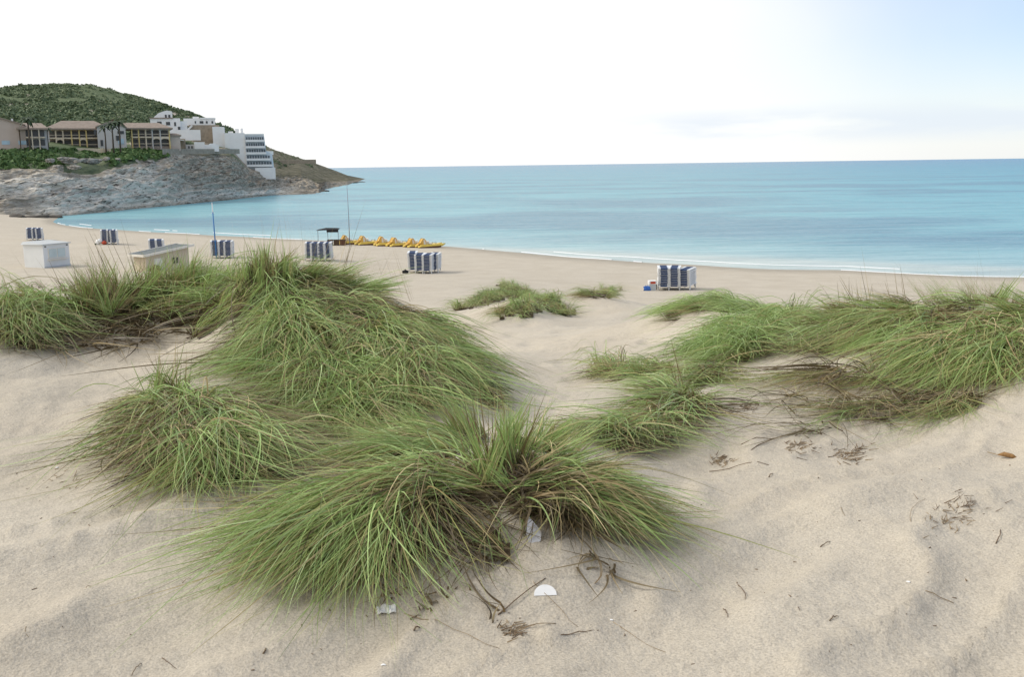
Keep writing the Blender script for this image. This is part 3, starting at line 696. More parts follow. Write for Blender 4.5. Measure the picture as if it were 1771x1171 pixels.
# low pergola house and its walls at the cliff edge
b = Bld('pergola_house', 330, 258, 286, 'low stone house with a white awning at the cliff edge')
b.box('wall', 'stone_wall', 300, 322, 240, 262, 0, 6); b.poly('awning', 'white_wall', [(300,240.5),(320,244),(320,243),(300,239.3)], -3, .2)
for u0 in (306, 313): b.box('column', 'white_wall', u0, u0 + 1, 242.4, 260, -2.7, -2.4)
b.box('window', 'window_dark', 304, 311, 247, 256, -.1, .05)
b.box('wall', 'grey_wall', 322, 337, 250, 262, -.4, 5); b.box('wall', 'white_wall', 336, 353, 246, 262, -.8, 5)
b.box('wall', 'white_wall', 352, 376, 250.5, 262, -.4, 5); b.poly('gable', 'white_wall', [(359,250.6),(372,250.6),(370,248.4),(362,248.4)], -.3, 4)
for u0 in (326, 331): b.box('window', 'window_dark', u0, u0 + 2.4, 252.5, 256.5, -.5, -.35)
# terrace wall
w = Bld('terrace_wall', 330, 258, 268, 'low stone wall along the edge of the cliff below the pergola house', 'wall', 0.0)
mbw = MB()
for a, c in zip(np.linspace(262, 398, 18)[:-1], np.linspace(262, 398, 18)[1:]):
    Ya, Yc = np.interp([a, c], [262, 300, 350, 400], [256, 269, 286, 303])
    pa, pc = P(a, 0, Ya), P(c, 0, Yc); za = EYE.z + ray(a, 257.5)[2] * Ya; zc = EYE.z + ray(c, 257.5)[2] * Yc
    mbw.add([(pa.x,pa.y,za-1.4),(pc.x,pc.y,zc-1.4),(pc.x,pc.y,zc),(pa.x,pa.y,za),(pa.x,pa.y+.6,za-1.4),(pc.x,pc.y+.6,zc-1.4),(pc.x,pc.y+.6,zc),(pa.x,pa.y+.6,za)], [(0,1,2,3),(3,2,6,7),(5,4,7,6)])
bpy.data.objects.remove(w.root)
o = mbw.build('terrace_wall', M['stone_wall']); tag(o, 'long low stone wall along the cliff edge below the white houses', 'wall')
w = Bld('terrace_wall', 170, 258, 246, 'short pale wall in front of the ochre arcaded building', 'wall')
w.poly('wall', 'cream_wall', [(132,255.5),(190,257),(190,268),(150,268)], -.3, .3); w.box('gate_pillar', 'cream_wall', 176, 178, 255.5, 268, -.5, .5)

# white hotel stepping down the slope
b = Bld('hotel', 430, 300, 330, 'tall white hotel with rows of balconies stepping down to the water')
b.box('stair_tower', 'white_wall', 375, 394, 221.3, 275, 1, 10)
b.poly('wall', 'white_wall', [(394,232),(427,232),(429,305),(415,290),(394,262)], 0, 12)
b.poly('facade', 'shaded_white', [(427,233.5),(459,236),(461,262),(471,268),(474,305),(429,305)], .25, 12)
b.box('roof_house', 'white_wall', 400, 408, 228.5, 233, 4, 9); b.box('roof_house', 'white_wall', 412, 418, 224.5, 233, 3, 6); b.box('chimney', 'white_wall', 421, 425, 223.8, 233, 3, 5)
b.box('parapet', 'white_wall', 427, 459, 233.2, 235.8, -.1, .24)
for r, (vt, ue) in enumerate(((238.5,458.5),(249,459),(259.3,460.5),(269.7,467),(280,469.5))):
    n = 8 if r < 3 else 9; w = (ue - 428.5) / n
    for i in range(n):
        wdw = b.box('window', 'window_hotel', 428.7 + i * w + .35, 428.7 + (i + 1) * w - .65, vt + .4, vt + 4.6, .05, .35)
    b.box('balcony', 'white_wall', 427.8, ue + .6, vt + 4.9, vt + 8.6, -1.0, .2)
    for i in range(n + 1): b.box('divider', 'shaded_white', 428.3 + i * w - .28, 428.3 + i * w + .28, vt - .3, vt + 4.85, -.75, .22)
b.box('base', 'white_wall', 441, 474.5, 290.5, 310, -1.3, .1)
b.box('base', 'white_wall', 462, 473, 262.5, 268.5, .3, 8)
# white jetty platform and road wall
b = Bld('jetty', 485, 307.5, 372, 'small white platform below the hotel', 'platform'); b.box('slab', 'white_wall', 479.5, 496, 306.6, 309, -1, 2)
b = Bld('road_wall', 500, 277, 470, 'pale stone wall of the coast road beyond the hotel', 'wall'); b.box('wall', 'stone_wall', 470, 545, 276.6, 283, 0, .8); b.box('coping', 'cream_wall', 470, 545, 276.0, 276.7, -.1, .9)

# palms
def palm_parts(h):
    t = MB().tube([(0,0,-1.5), (.12,0,h*.5), (.05,0,h)], [.24,.19,.16], 8).mesh('trunk', True)
    m = MB()
    for k in range(15):
        a = k * 2.399; el = .9 - 1.3 * (k / 15); L = 2.1; d = Vector((math.cos(a), math.sin(a), 0)); prev = None; pts = []
        for j in range(6):
            s = j / 5; pts.append(Vector((0, 0, h)) + d * (L * s * math.cos(el * .6)) + Vector((0, 0, L * (s * math.sin(el) - .75 * s * s))))
        side = Vector((-d.y, d.x, 0)); vs = []; fs = []
        for j, p in enumerate(pts):
            w_ = .34 * math.sin(math.pi * (.12 + .86 * j / 5)); vs += [p - side * w_ - Vector((0,0,w_*.5)), p, p + side * w_ - Vector((0,0,w_*.5))]
        for j in range(5): fs += [(j*3, j*3+1, j*3+4, j*3+3), (j*3+1, j*3+2, j*3+5, j*3+4)]
        m.add(vs, fs)
    return t, m.mesh('crown', False)
plain('palm_green', (.045, .075, .035), .6, .3, 2)
pt, pc_ = palm_parts(6.2)
for u, v, Y, s, lab in ((52,254,226,1.0,'palm tree in front of the apartment building at the left edge'),(183,256,246,.85,'left palm of three in front of the grey gabled wing'),(196,256,245,.95,'middle palm of three in front of the grey gabled wing'),(208,256,246,1.0,'right palm of three in front of the grey gabled wing'),(84,254,238,.7,'short palm in the gap between the two apartment buildings')):
    p = P(u, v, Y); e = empty('palm_tree', p, u); e.scale = (s,) * 3; tag(e, lab, 'palm tree', 'palms in front of the apartments')
    link('trunk', pt, M['palm_trunk'], e); link('crown', pc_, M['palm_green'], e)

# ------------------------------------------------------------------ beach: sun lounger piles
def lounger_proto():
    e = empty('sun_lounger'); W, L = .64, 1.9
    f = MB()
    for s in (-1, 1): f.box(s*W/2 - .045, s*W/2 + .045, 0, L, .27, .335)
    f.box(-W/2 + .05, W/2 - .05, -.006, .05, .246, .262); f.box(-W/2 + .05, -.21, -.004, .05, .28, .33); f.box(.21, W/2 - .05, -.004, .05, .28, .33); f.box(-W/2, W/2, L - .09, L - .02, .275, .33)
    f.build('frame', M['white_plastic'], e)
    for y in (.16, L - .3):
        for s in (-1, 1):
            MB().add([(s*W/2-.03,y,0),(s*W/2+.03,y,0),(s*W/2+.03,y+.06,0),(s*W/2-.03,y+.06,0),(s*W/2-.045,y-.05,.28),(s*W/2+.04,y-.05,.28),(s*W/2+.04,y+.13,.28),(s*W/2-.045,y+.13,.28)],
              [(0,3,2,1),(4,5,6,7),(0,1,5,4),(1,2,6,5),(2,3,7,6),(3,0,4,7)]).build('leg', M['white_plastic'], e)
    m = MB(); prof_ = [(-.012,.26),(-.02,.31),(.0,.338),(.12,.345),(.9,.332),(1.3,.34),(1.84,.345),(1.91,.31),(1.9,.285)]
    for a, c in zip(prof_[:-1], prof_[1:]):
        m.add([(-.205,a[0],a[1]),(.205,a[0],a[1]),(.205,c[0],c[1]),(-.205,c[0],c[1])], [(0,1,2,3)])
    sl = m.build('sling', M['blue_sling'], e)
    md = sl.modifiers.new('thick', 'SOLIDIFY'); md.thickness = .02
    st = MB()
    for s in (-1, 1): st.box(s*.24 - .03, s*.24 + .03, .05, L - .05, .3365, .343)
    st.build('side_strip', M['sling_white'], e)
    return e
proto = lounger_proto(); first = [True]
def pile(x, y, n, rz, label, group):
    z = float(ground(x, y))
    for k in range(n):
        if first[0]: e = proto; first[0] = False
        else: e = copy_tree(proto)
        e.location = (x + random.uniform(-.012, .012) + .006 * k * math.sin(x), y + random.uniform(-.03, .03), z + k * .104 - .02)
        e.rotation_euler = (0, 0, rz + random.uniform(-.02, .02))
        tag(e, ('topmost sun lounger of ' if k == n - 1 else 'lowest sun lounger of ' if k == 0 else 'blue sun lounger inside ') + label, 'sun lounger', group)
def stack_group(u, v, Y, piles, where):
    """piles: list of (du px, dy m, count, yaw, word)"""
    for du, dy, n, rz, word in piles:
        p = P(u + du, v, Y); pile(p.x, Y + dy, n, rz, f'the {word} pile {where}', f'sun loungers stacked {where}')
stack_group(1165, 502, 60, [(-17,0,11,-.13,'left'),(1,.0,11,-.19,'middle'),(18,.05,10,-.40,'right')], 'beside the cooler box')
stack_group(731, 472, 72, [(-17,.3,12,.06,'leftmost'),(-4.5,-.2,11,.0,'second'),(8,-.35,11,-.08,'third'),(17,.8,11,-.05,'rightmost')], 'in front of the pedal boats')
stack_group(548, 452, 80, [(-13.5,.2,12,.17,'leftmost'),(-3,.0,12,.13,'second'),(7,.1,12,.08,'third'),(14.5,.9,12,.1,'rightmost')], 'behind the tallest grass below the canopy')
stack_group(384, 446, 86, [(-11,0,12,.26,'left'),(0,.2,12,.22,'middle'),(10,.1,12,.18,'right')], 'beside the blue pole')
stack_group(270, 436, 94, [(-5,0,8,.33,'left'),(6,.2,8,.30,'right')], 'behind the felt-roofed hut')
stack_group(189, 423, 102, [(-8,0,12,.38,'left'),(0,.3,12,.36,'middle'),(8,.1,12,.33,'right')], 'beside the red bag')
stack_group(60, 416, 112, [(-8,0,11,.42,'left'),(0,.2,11,.43,'middle'),(8,.1,11,.38,'right')], 'behind the white kiosk')

# cooler box and beach things beside the right pile
def at(u, v, Y):
    p = P(u, v, Y); return gp(p.x, Y)
k60 = 60 / FPX
e = empty('cooler_box', at(1128, 499, 60), .1); tag(e, 'pale cooler box with a red and white lid beside the lounger piles', 'cooler box')
MB().box(-.21,.21,-.16,.16,0,.36).build('body', M['kiosk_grey'], e, bevel=.02)
ld = MB().box(-.24,.24,-.19,.19,.362,.60).build('lid', M['white_plastic'], e, bevel=.02); MB().box(-.16,.16,-.199,-.188,.41,.55).build('label_panel', M['red_paint'], ld)
MB().box(.22,.27,-.1,.1,.05,.55).build('handle', M['wood_dark'], e)
e = empty('beach_bag', at(1118, 498, 59.6), .3); tag(e, 'small blue beach bag on the sand beside the cooler box', 'bag')
m = MB()
for i in range(7):
    a = i / 6; m.tube([(-.17 + .34*a, -.08, .0), (-.15 + .30*a, -.02, .2 + .05*math.sin(a*9)), (-.05 + .1*a, 0, .28)], [.09,.08,.03], 7)
m.build('body', M['blue_plastic'], e, True); MB().tube([(-.08,0,.24),(-.05,0,.38),(.05,0,.38),(.08,0,.24)], .012, 6).build('strap', M['sling_white'], e)
e = empty('beach_bag', at(701, 468, 71.5), .3); tag(e, 'dark bag lying left of the lounger piles in front of the pedal boats', 'bag')
MB().tube([(-.22,0,.1),(0,0,.14),(.22,0,.09)], [.09,.14,.08], 8).build('body', M['canopy_black'], e, True); MB().tube([(-.12,0,.18),(0,0,.3),(.12,0,.18)], .014, 6).build('strap', M['canopy_black'], e)
e = empty('beach_bag', at(174, 422, 102), .2); tag(e, 'white sack with a red bag leaning on it beside the lounger piles', 'bag')
MB().tube([(-.35,0,.05),(-.2,0,.30),(.05,0,.42),(.25,0,.2)], [.2,.28,.25,.12], 9).build('sack', M['white_plastic'], e, True)
MB().tube([(.22,-.2,.12),(.42,-.22,.26),(.6,-.2,.12)], [.16,.22,.14], 8).build('red_bag', M['red_paint'], e, True)
MB().tube([(-.55,-.1,.03),(-.4,-.1,.12),(-.25,-.12,.03)], [.05,.11,.05], 8).build('green_bundle', M['palm_green'], e, True)

# ------------------------------------------------------------------ pedal boats
def pedal_boat():
    e = empty('pedal_boat')                                     # bow towards +x, length 3.8 m
    for s in (-1, 1):
        m = MB(); st = [(-1.9,.16,.16,.20),(-1.5,.26,.2,.22),(0,.28,.2,.24),(1.0,.26,.22,.25),(1.6,.18,.2,.32),(2.0,.05,.08,.44)]; n = 10; vs = []; fs = []
        for x, w, h, zc in st:
            for k in range(n):
                a = 2 * math.pi * k / n; vs.append((x, s*.52 + w * math.cos(a), zc + h * math.sin(a)))
        for i in range(len(st) - 1):
            for k in range(n): fs.append((i*n+k, (i+1)*n+k, (i+1)*n+(k+1)%n, i*n+(k+1)%n))
        fs += [tuple(range(n)), tuple(range(len(st)*n-1, (len(st)-1)*n-1, -1))]
        fl = m.add(vs, fs).build('float', M['boat_yellow'], e, True)
        MB().box(-1.75, 1.25, s*.52-.285, s*.52+.285, -.03, .20).build('float_underside', M['boat_bottom'], fl)  # dark brown box along the underside of the float
    MB().box(-1.55, 1.25, -.70, .70, .40, .50).build('deck', M['boat_yellow'], e, bevel=.03)
    MB().box(-1.5, 1.2, -.34, .34, .12, .398).build('well', M['boat_bottom'], e)
    for y in (-.34, .34):                                       # bench seats
        st = MB().box(-.30, .10, y-.25, y+.25, .505, .68).build('seat', M['boat_white'], e, bevel=.03)
        MB().prism([(-.40,.60),(-.29,.60),(-.37,1.02),(-.46,1.0)], y-.25, y+.25).build('backrest', M['boat_white'], st)
    MB().tube([(.62,-.5,.5),(.62,-.5,.66),(.62,.5,.66),(.62,.5,.5)], .05, 8).build('pedal_crank', M['metal_grey'], e)
    MB().tube([(1.0,0,.5),(.85,0,.80)], .025, 6).build('tiller', M['metal_grey'], e)
    # slide: curved chute over the stern
    pr = [(-.62,.55),(-.68,.95),(-.80,1.24),(-.98,1.36),(-1.15,1.30),(-1.32,1.02),(-1.52,.70),(-1.9,.52)]
    m = MB()
    for a, c in zip(pr[:-1], pr[1:]): m.add([(a[0],-.30,a[1]),(a[0],.30,a[1]),(c[0],.30,c[1]),(c[0],-.30,c[1])], [(0,1,2,3)])
    sl = m.build('slide', M['boat_orange'], e, True); md = sl.modifiers.new('thick', 'SOLIDIFY'); md.thickness = .06
    for s in (-1, 1):
        m = MB()
        for a, c in zip(pr[:-1], pr[1:]):
            m.add([(a[0],s*.30,a[1]-.05),(c[0],s*.30,c[1]-.05),(c[0],s*.33,c[1]+.06),(a[0],s*.33,a[1]+.06)], [(0,1,2,3)])
        w = m.build('slide_side', M['boat_orange'], sl); w.modifiers.new('thick', 'SOLIDIFY').thickness = .04
    MB().prism([(-1.0,.505),(-.46,.505),(-.54,.86),(-.72,1.14),(-.98,1.29)], -.285, .285).build('slide_tower', M['boat_white'], e); MB().prism([(-1.5,.505),(-1.005,.505),(-.985,1.28),(-1.12,1.22),(-1.30,.94)], -.285, .285).build('slide_back', M['boat_orange'], e)
    for k in range(3): MB().box(-.60 + .02*k, -.54, -.2, .2, .62 + .17*k, .66 + .17*k).build('step', M['metal_grey'], e)
    return e
pb = pedal_boat()
bl = ['pedal boat with orange slide nearest the canopy', 'second pedal boat from the canopy', 'third pedal boat from the canopy', 'fourth pedal boat from the canopy', 'fifth pedal boat from the canopy, one in from the end', 'pedal boat farthest from the canopy at the right end of the row']
for i, (u, v) in enumerate(((597,419.3),(627,420.3),(660,421.8),(681,422.8),(711,424.8),(732,426.2))):
    Y = np.interp(u, [600, 745], [109.5, 103.5]); p = at(u, v, Y); e = pb if i == 0 else copy_tree(pb)
    e.location = p + Vector((.68, .3, .03)); e.rotation_euler = (0, R(-1.5), R(30 + random.uniform(-9, 9))); e.scale = (.78, .9, random.uniform(.66, .76))
    tag(e, 'yellow ' + bl[i], 'pedal boat', 'pedal boats in a row at the water edge')

# canopy, flag pole, blue pole
e = empty('canopy_shelter', at(568, 420, 107.5), .0); tag(e, 'black canopy on thin posts over a wooden rental desk', 'shelter'); k = 107.5 / FPX
for u in (551.5, 567.5, 585.5):
    MB().tube([((u-568)*k, -.3 if u < 560 else 0, 0), ((u-568)*k, -.3 if u < 560 else 0, 1.65)], .03, 6).build('post', M['metal_grey'], e)
m = MB().add([(-1.15,-.9,1.62),(1.2,-.5,1.66),(1.2,.9,1.72),(-1.15,.9,1.66),(-.2,0,1.86),(1.0,0,1.84)], [(0,1,5,4),(1,2,5),(2,3,4,5),(3,0,4),(3,2,1,0)]); m.build('roof', M['canopy_black'], e)
MB().box(-.05, 1.2, -.52, -.46, 1.40, 1.66).build('valance', M['canopy_black'], e)
e = empty('rental_desk', at(583, 420, 107.2)); tag(e, 'brown wooden desk under the black canopy beside the pedal boats', 'desk')
MB().box(-1.0, 1.0, -.4, .3, .55, .62).build('top', M['wood_dark'], e)
for x in (-.98, -.3, .35): MB().box(x, x + .60, -.36, -.30, .02, .545).build('front_panel', M['wood_dark'] if x < 0 else M['boat_bottom'], e)
for x in (-.95, .9): MB().box(x, x + .07, .2, .27, 0, .545).build('leg', M['wood_dark'], e)
e = empty('sand_plant', at(565, 421, 106.5)); tag(e, 'small green plant at the foot of the black canopy', 'plant')
link('leaves', shrub_mesh('leaves', [(-.3,0,0),(.1,0,0),(.45,0,0)], [.3,.35,.25], 50, .3), M['bush'], e)
Yf = 108; e = empty('flagpole', at(604.5, 412, Yf)); tag(e, 'thin bare grey flagpole rising behind the pedal boats', 'flagpole'); H = (412 - 309) * Yf / FPX
MB().tube([(0,0,-.3),(0,0,H*.5),(-.05,0,H)], [.05,.042,.03], 8).build('pole', M['metal_grey'], e, True); MB().tube([(-.05,0,H),(-.05,0,H+.1)], [.05,.03], 8).build('finial', M['metal_grey'], e)
Yp = 86; g0 = at(374.5, 446, Yp); top = P(366.5, 350, Yp); e = empty('blue_pole', g0); tag(e, 'leaning blue pole with a white tip beside the lounger piles', 'pole')
tv = top - g0; m_ = tv * .83
MB().tube([(0,0,-.3), m_ * .5, m_], [.06,.055,.05], 8).build('pole', M['pole_blue'], e, True); MB().tube([m_ * 1.001, tv], [.045,.03], 8).build('tip', M['white_plastic'], e)
MB().tube([m_ + Vector((-.14,0,-.08)), m_ + Vector((.14,0,-.06))], .022, 6).build('crossbar', M['sling_white'], e)

# ------------------------------------------------------------------ kiosk and hut
e = empty('beach_kiosk', at(83, 462, 78), 0); k = 78 / FPX; yaw = 1.12; e.rotation_euler = (0, 0, yaw)
tag(e, 'small white kiosk with a shuttered double window on the left beach', 'kiosk')
MB().box(-1.2, 1.2, -1.1, 1.1, -.4, 1.78).build('body', M['kiosk_white'], e)
MB().add([(-1.32,-1.22,1.785),(1.32,-1.22,1.785),(1.32,1.22,1.785),(-1.32,1.22,1.785),(-1.32,-1.22,1.86),(1.32,-1.22,1.86),(1.2,1.1,2.0),(-1.2,1.1,2.0)], [(0,3,2,1),(4,5,6,7),(0,1,5,4),(1,2,6,5),(2,3,7,6),(3,0,4,7)]).build('roof', M['kiosk_grey'], e)
w = MB().box(.02-.8, .82+.0, -1.14, -1.09, .72, 1.52).build('window_frame', M['trim_white'], e)
for x in (-.72, .06): MB().box(x, x + .70, -1.165, -1.142, .80, 1.45).build('pane', M['glass_pale'], w)
MB().box(-.88, .92, -1.32, -1.105, .62, .68).build('counter', M['trim_white'], e)
for x in (-1.0, 1.0): MB().box(x - .06, x + .06, -1.16, -1.105, 1.62, 1.70).build('lamp', M['window_dark'], e)
MB().box(-1.23, 1.23, -1.13, -1.105, -.4, .12).build('skirting', M['kiosk_grey'], e)

e = empty('beach_hut', at(281, 466, 74) - Vector((0, 0, .25)), .95)                  # long side runs away to the right, roof rises the same way
tag(e, 'cream beach hut with a sloping dark felt roof', 'hut')
def slab(x0, x1, y0, y1, za, zb, t):
    return MB().add([(x0,y0,za),(x1,y0,zb),(x1,y1,zb),(x0,y1,za),(x0,y0,za+t),(x1,y0,zb+t),(x1,y1,zb+t),(x0,y1,za+t)], [(0,3,2,1),(4,5,6,7),(0,1,5,4),(1,2,6,5),(2,3,7,6),(3,0,4,7)])
MB().add([(-1.85,-.75,-.6),(1.85,-.75,-.6),(1.85,.75,-.6),(-1.85,.75,-.6),(-1.85,-.75,1.44),(1.85,-.75,1.86),(1.85,.75,1.86),(-1.85,.75,1.44)], [(0,3,2,1),(4,5,6,7),(0,1,5,4),(1,2,6,5),(2,3,7,6),(3,0,4,7)]).build('wall', M['cream_wall'], e)
slab(-2.15, 2.15, -1.0, 1.0, 1.42, 1.91, .08).build('roof', M['roof_felt'], e)
for y in (-1.06, 1.005): slab(-2.18, 2.18, y, y + .055, 1.39, 1.885, .17).build('bargeboard', M['trim_white'], e)
for x, z in ((-2.21, 1.39), (2.155, 1.885)): MB().box(x, x + .055, -1.0, 1.0, z, z + .17).build('fascia', M['trim_white'], e)
w = MB().box(.35, .85, -.79, -.74, .72, 1.15).build('window', M['window_dark'], e); MB().box(.58, .62, -.81, -.785, .72, 1.15).build('glazing_bar', M['trim_white'], w)
MB().box(-1.2, -.5, -.79, -.74, -.5, 1.2).build('door', M['trim_white'], e)
e = empty('wooden_post', at(270, 470, 62)); tag(e, 'brown wooden post standing in the grass in front of the hut', 'post')
MB().box(-.17, .17, -.12, .12, -.4, .95).build('post', M['wood_dark'], e, bevel=.03); MB().tube([(-.4,.05,.75),(.0,.0,.95),(.25,.05,.9)], [.1,.16,.08], 8).build('cap', M['wood_dark'], e, True)

# ------------------------------------------------------------------ marram grass
def resolve(u0, v0, u1, v1):
    a = hit(u0, v0)
    if a is None: return None
    d = ray(u1, v1); b = hit(u1, v1)
    air = 0.0
    if b is None or b[1] > a[1] * 1.16 or b[1] < a[1] * .6:      # the tip stands in the air
        Y = a[1] * .99; b = np.array([d[0] * Y, Y, EYE.z + d[2] * Y]); air = 1.0
    return a, b, air
def blades(guides, n, width, seg, spread, lift, ls=(.55, 1.12), wild=.12, ang=.26, hue=(.5, .25), curl=.5, cap=1.05, tuft=22, mark=False):
    """n ribbons bent from root to tip along weighted guides; returns verts, faces, attribute"""
    G = []; W = []; AIR = []
    for g in guides:
        r = resolve(*g[:4])
        if r is None: continue
        a, b, air = r; Lg = np.linalg.norm(b - a); wg = g[4] if len(g) > 4 else 1.0
        if Lg > cap and not air:                                 # long sweeps are several plants one below the other
            m_ = max(2, int(math.ceil(Lg / cap)))
            for q in range(m_):
                f0 = (1 - cap / Lg) * q / (m_ - 1); G.append(np.r_[a + (b - a) * f0, a + (b - a) * (f0 + cap / Lg)]); AIR.append(0.0); W.append(wg * (1.2 if q == 0 else .9))
        else: G.append(np.r_[a, b]); AIR.append(air); W.append(wg)
    G = np.array(G); W = np.array(W); W = W / W.sum()
    # tufts share a root and a lean; blades fan out inside the tuft
    nt_ = max(6, n // tuft); tid = rng.integers(0, nt_, n)
    ti = rng.choice(len(G), nt_, p=W); root = G[ti, :3].copy(); vec = G[ti, 3:] - G[ti, :3]
    D = np.linalg.norm(G[:, None, :2] - G[None, :, :2], axis=-1) + np.eye(len(G)) * 99
    nn = np.argsort(D, 1)[:, :3]; j = nn[ti, rng.integers(0, min(3, nn.shape[1]), nt_)]; t = rng.uniform(0, .6, (nt_, 1)) * (D[ti, j] < 1.6)[:, None]
    root = root * (1 - t) + G[j, :3] * t; vec = vec * (1 - t) + (G[j, 3:] - G[j, :3]) * t
    k_ = np.maximum(root[:, 1], 3) * spread / FPX
    root[:, 0] += np.clip(rng.normal(0, 1, nt_), -1.7, 1.7) * k_; root[:, 1] += np.clip(rng.normal(0, 1, nt_), -1.7, 1.7) * k_ * 1.3
    tth = rng.normal(0, ang * .8, nt_); tth = np.where(rng.random(nt_) < wild * .6, rng.normal(0, .9, nt_), tth)
    tsc = rng.uniform(.72, 1.12, nt_); tup = rng.uniform(.45, 1.5, nt_); thue = rng.normal(0, hue[1] * .6, nt_); air = np.array(AIR)[ti]
    root, vec = root[tid], vec[tid]
    root[:, 0] += rng.normal(0, .022, n) + rng.normal(0, .15, n) * k_[tid]; root[:, 1] += rng.normal(0, .028, n) + rng.normal(0, .15, n) * k_[tid]
    root[:, 2] = ground(root[:, 0], root[:, 1]) - .01
    L = np.linalg.norm(vec, axis=1)
    th = tth[tid] + rng.normal(0, ang, n); th = np.where(rng.random(n) < wild, rng.normal(0, 1.0, n), th)
    c, s = np.cos(th), np.sin(th); vx, vy = vec[:, 0] * c - vec[:, 1] * s, vec[:, 0] * s + vec[:, 1] * c
    sc = tsc[tid] * rng.uniform(ls[0], ls[1], n) * np.where(rng.random(n) < .06, 1.4, 1.0); vz = vec[:, 2]
    up = np.minimum(lift * L, .32) * tup[tid] * rng.uniform(.3, 1.35, n) * np.where(sc > 1.3, 1.25, 1) * np.where(air[tid] > 0, .7, 1.0)
    tt = np.linspace(0, 1, seg + 1)[None]
    lat = rng.normal(0, curl, n) * L
    px_, py_ = -vy / (L + 1e-6), vx / (L + 1e-6)
    hp = tt ** 1.15
    X = root[:, :1] + (vx * sc)[:, None] * hp + (lat * px_)[:, None] * tt * (tt - .35) * .8
    Y = root[:, 1:2] + (vy * sc)[:, None] * hp + (lat * py_)[:, None] * tt * (tt - .35) * .8
    tipz = root[:, 2] + vz * sc; gt_ = ground(X[:, -1], Y[:, -1]); tipz = np.maximum(tipz, gt_ + rng.uniform(.005, .06, n))
    arch = 2.9 * tt * (1 - tt) ** 1.15 + rng.uniform(0, .6, (n, 1)) * tt
    Z = root[:, 2:3] + (tipz - root[:, 2])[:, None] * tt ** 1.3 + up[:, None] * arch
    gz = ground(X, Y); Z = np.maximum(Z, gz + rng.uniform(.004, .03, (n, 1)) - (tt < .05) * .02)
    Pn = np.stack([X, Y, Z], -1)
    if mark: LAST['pts'] = Pn[:, : int(seg * .55) + 1].reshape(-1, 3)
    T = np.gradient(Pn, axis=1); T /= np.linalg.norm(T, axis=-1, keepdims=True) + 1e-9
    rd = rng.normal(size=(n, 1, 3)) * .8 + np.array([0, 0, 1.0]); B = np.cross(T, rd); B /= np.linalg.norm(B, axis=-1, keepdims=True) + 1e-9
    w = width * rng.uniform(.6, 1.35, n)[:, None] * (1 - tt ** 2.2 * .9) * .5
    V = np.stack([Pn - B * w[..., None], Pn + B * w[..., None]], 2)             # n, seg+1, 2, 3
    base = np.arange(n)[:, None] * (seg + 1) * 2 + np.arange(seg)[None] * 2
    F = np.stack([base, base + 1, base + 3, base + 2], -1).reshape(-1, 4)
    A = np.zeros((n, seg + 1, 2, 4)); A[..., 0] = np.clip(hue[0] + thue[tid] + rng.normal(0, hue[1] * .85, n), 0, 1)[:, None, None]; A[..., 1] = tt[..., None]; A[..., 2] = rng.random(n)[:, None, None]; A[..., 3] = 1
    return V.reshape(-1, 3), F, A.reshape(-1, 4)
def grass_part(name, mat, parent, org, *args, **kw):
    V, F, A = blades(*args, **kw); me = mesh_np(name, V - np.array(org), F, True); add_attr(me, 'blade', A)
    o = link(name, me, M[mat], parent); o['kind'] = 'stuff'; return o
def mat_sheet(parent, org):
    """dead leaf mat under the thick of the clump, dark to paint the shade between blades"""
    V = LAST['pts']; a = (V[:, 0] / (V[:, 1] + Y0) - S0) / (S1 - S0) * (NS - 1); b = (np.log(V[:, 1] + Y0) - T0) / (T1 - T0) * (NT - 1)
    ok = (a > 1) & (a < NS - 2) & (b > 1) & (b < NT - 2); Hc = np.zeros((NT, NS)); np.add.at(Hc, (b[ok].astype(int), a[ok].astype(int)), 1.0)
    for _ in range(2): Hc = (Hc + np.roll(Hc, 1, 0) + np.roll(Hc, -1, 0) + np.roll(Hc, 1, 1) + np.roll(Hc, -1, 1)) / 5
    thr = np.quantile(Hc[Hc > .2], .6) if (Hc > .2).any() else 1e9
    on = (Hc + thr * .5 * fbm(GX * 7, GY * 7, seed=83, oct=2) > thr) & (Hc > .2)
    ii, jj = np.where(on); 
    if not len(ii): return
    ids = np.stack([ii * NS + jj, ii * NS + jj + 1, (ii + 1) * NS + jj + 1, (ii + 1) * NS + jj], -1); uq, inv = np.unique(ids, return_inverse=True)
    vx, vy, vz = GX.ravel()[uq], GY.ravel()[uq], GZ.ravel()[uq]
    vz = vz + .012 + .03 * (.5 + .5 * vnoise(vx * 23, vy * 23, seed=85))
    me = mesh_np('leaf_mat_with_shade', np.stack([vx, vy, vz], -1) - np.array(org), inv.reshape(-1, 4), False)
    o = link('leaf_mat_with_shade', me, M['leaf_mat_shade'], parent); o['kind'] = 'stuff'
LAST = {}
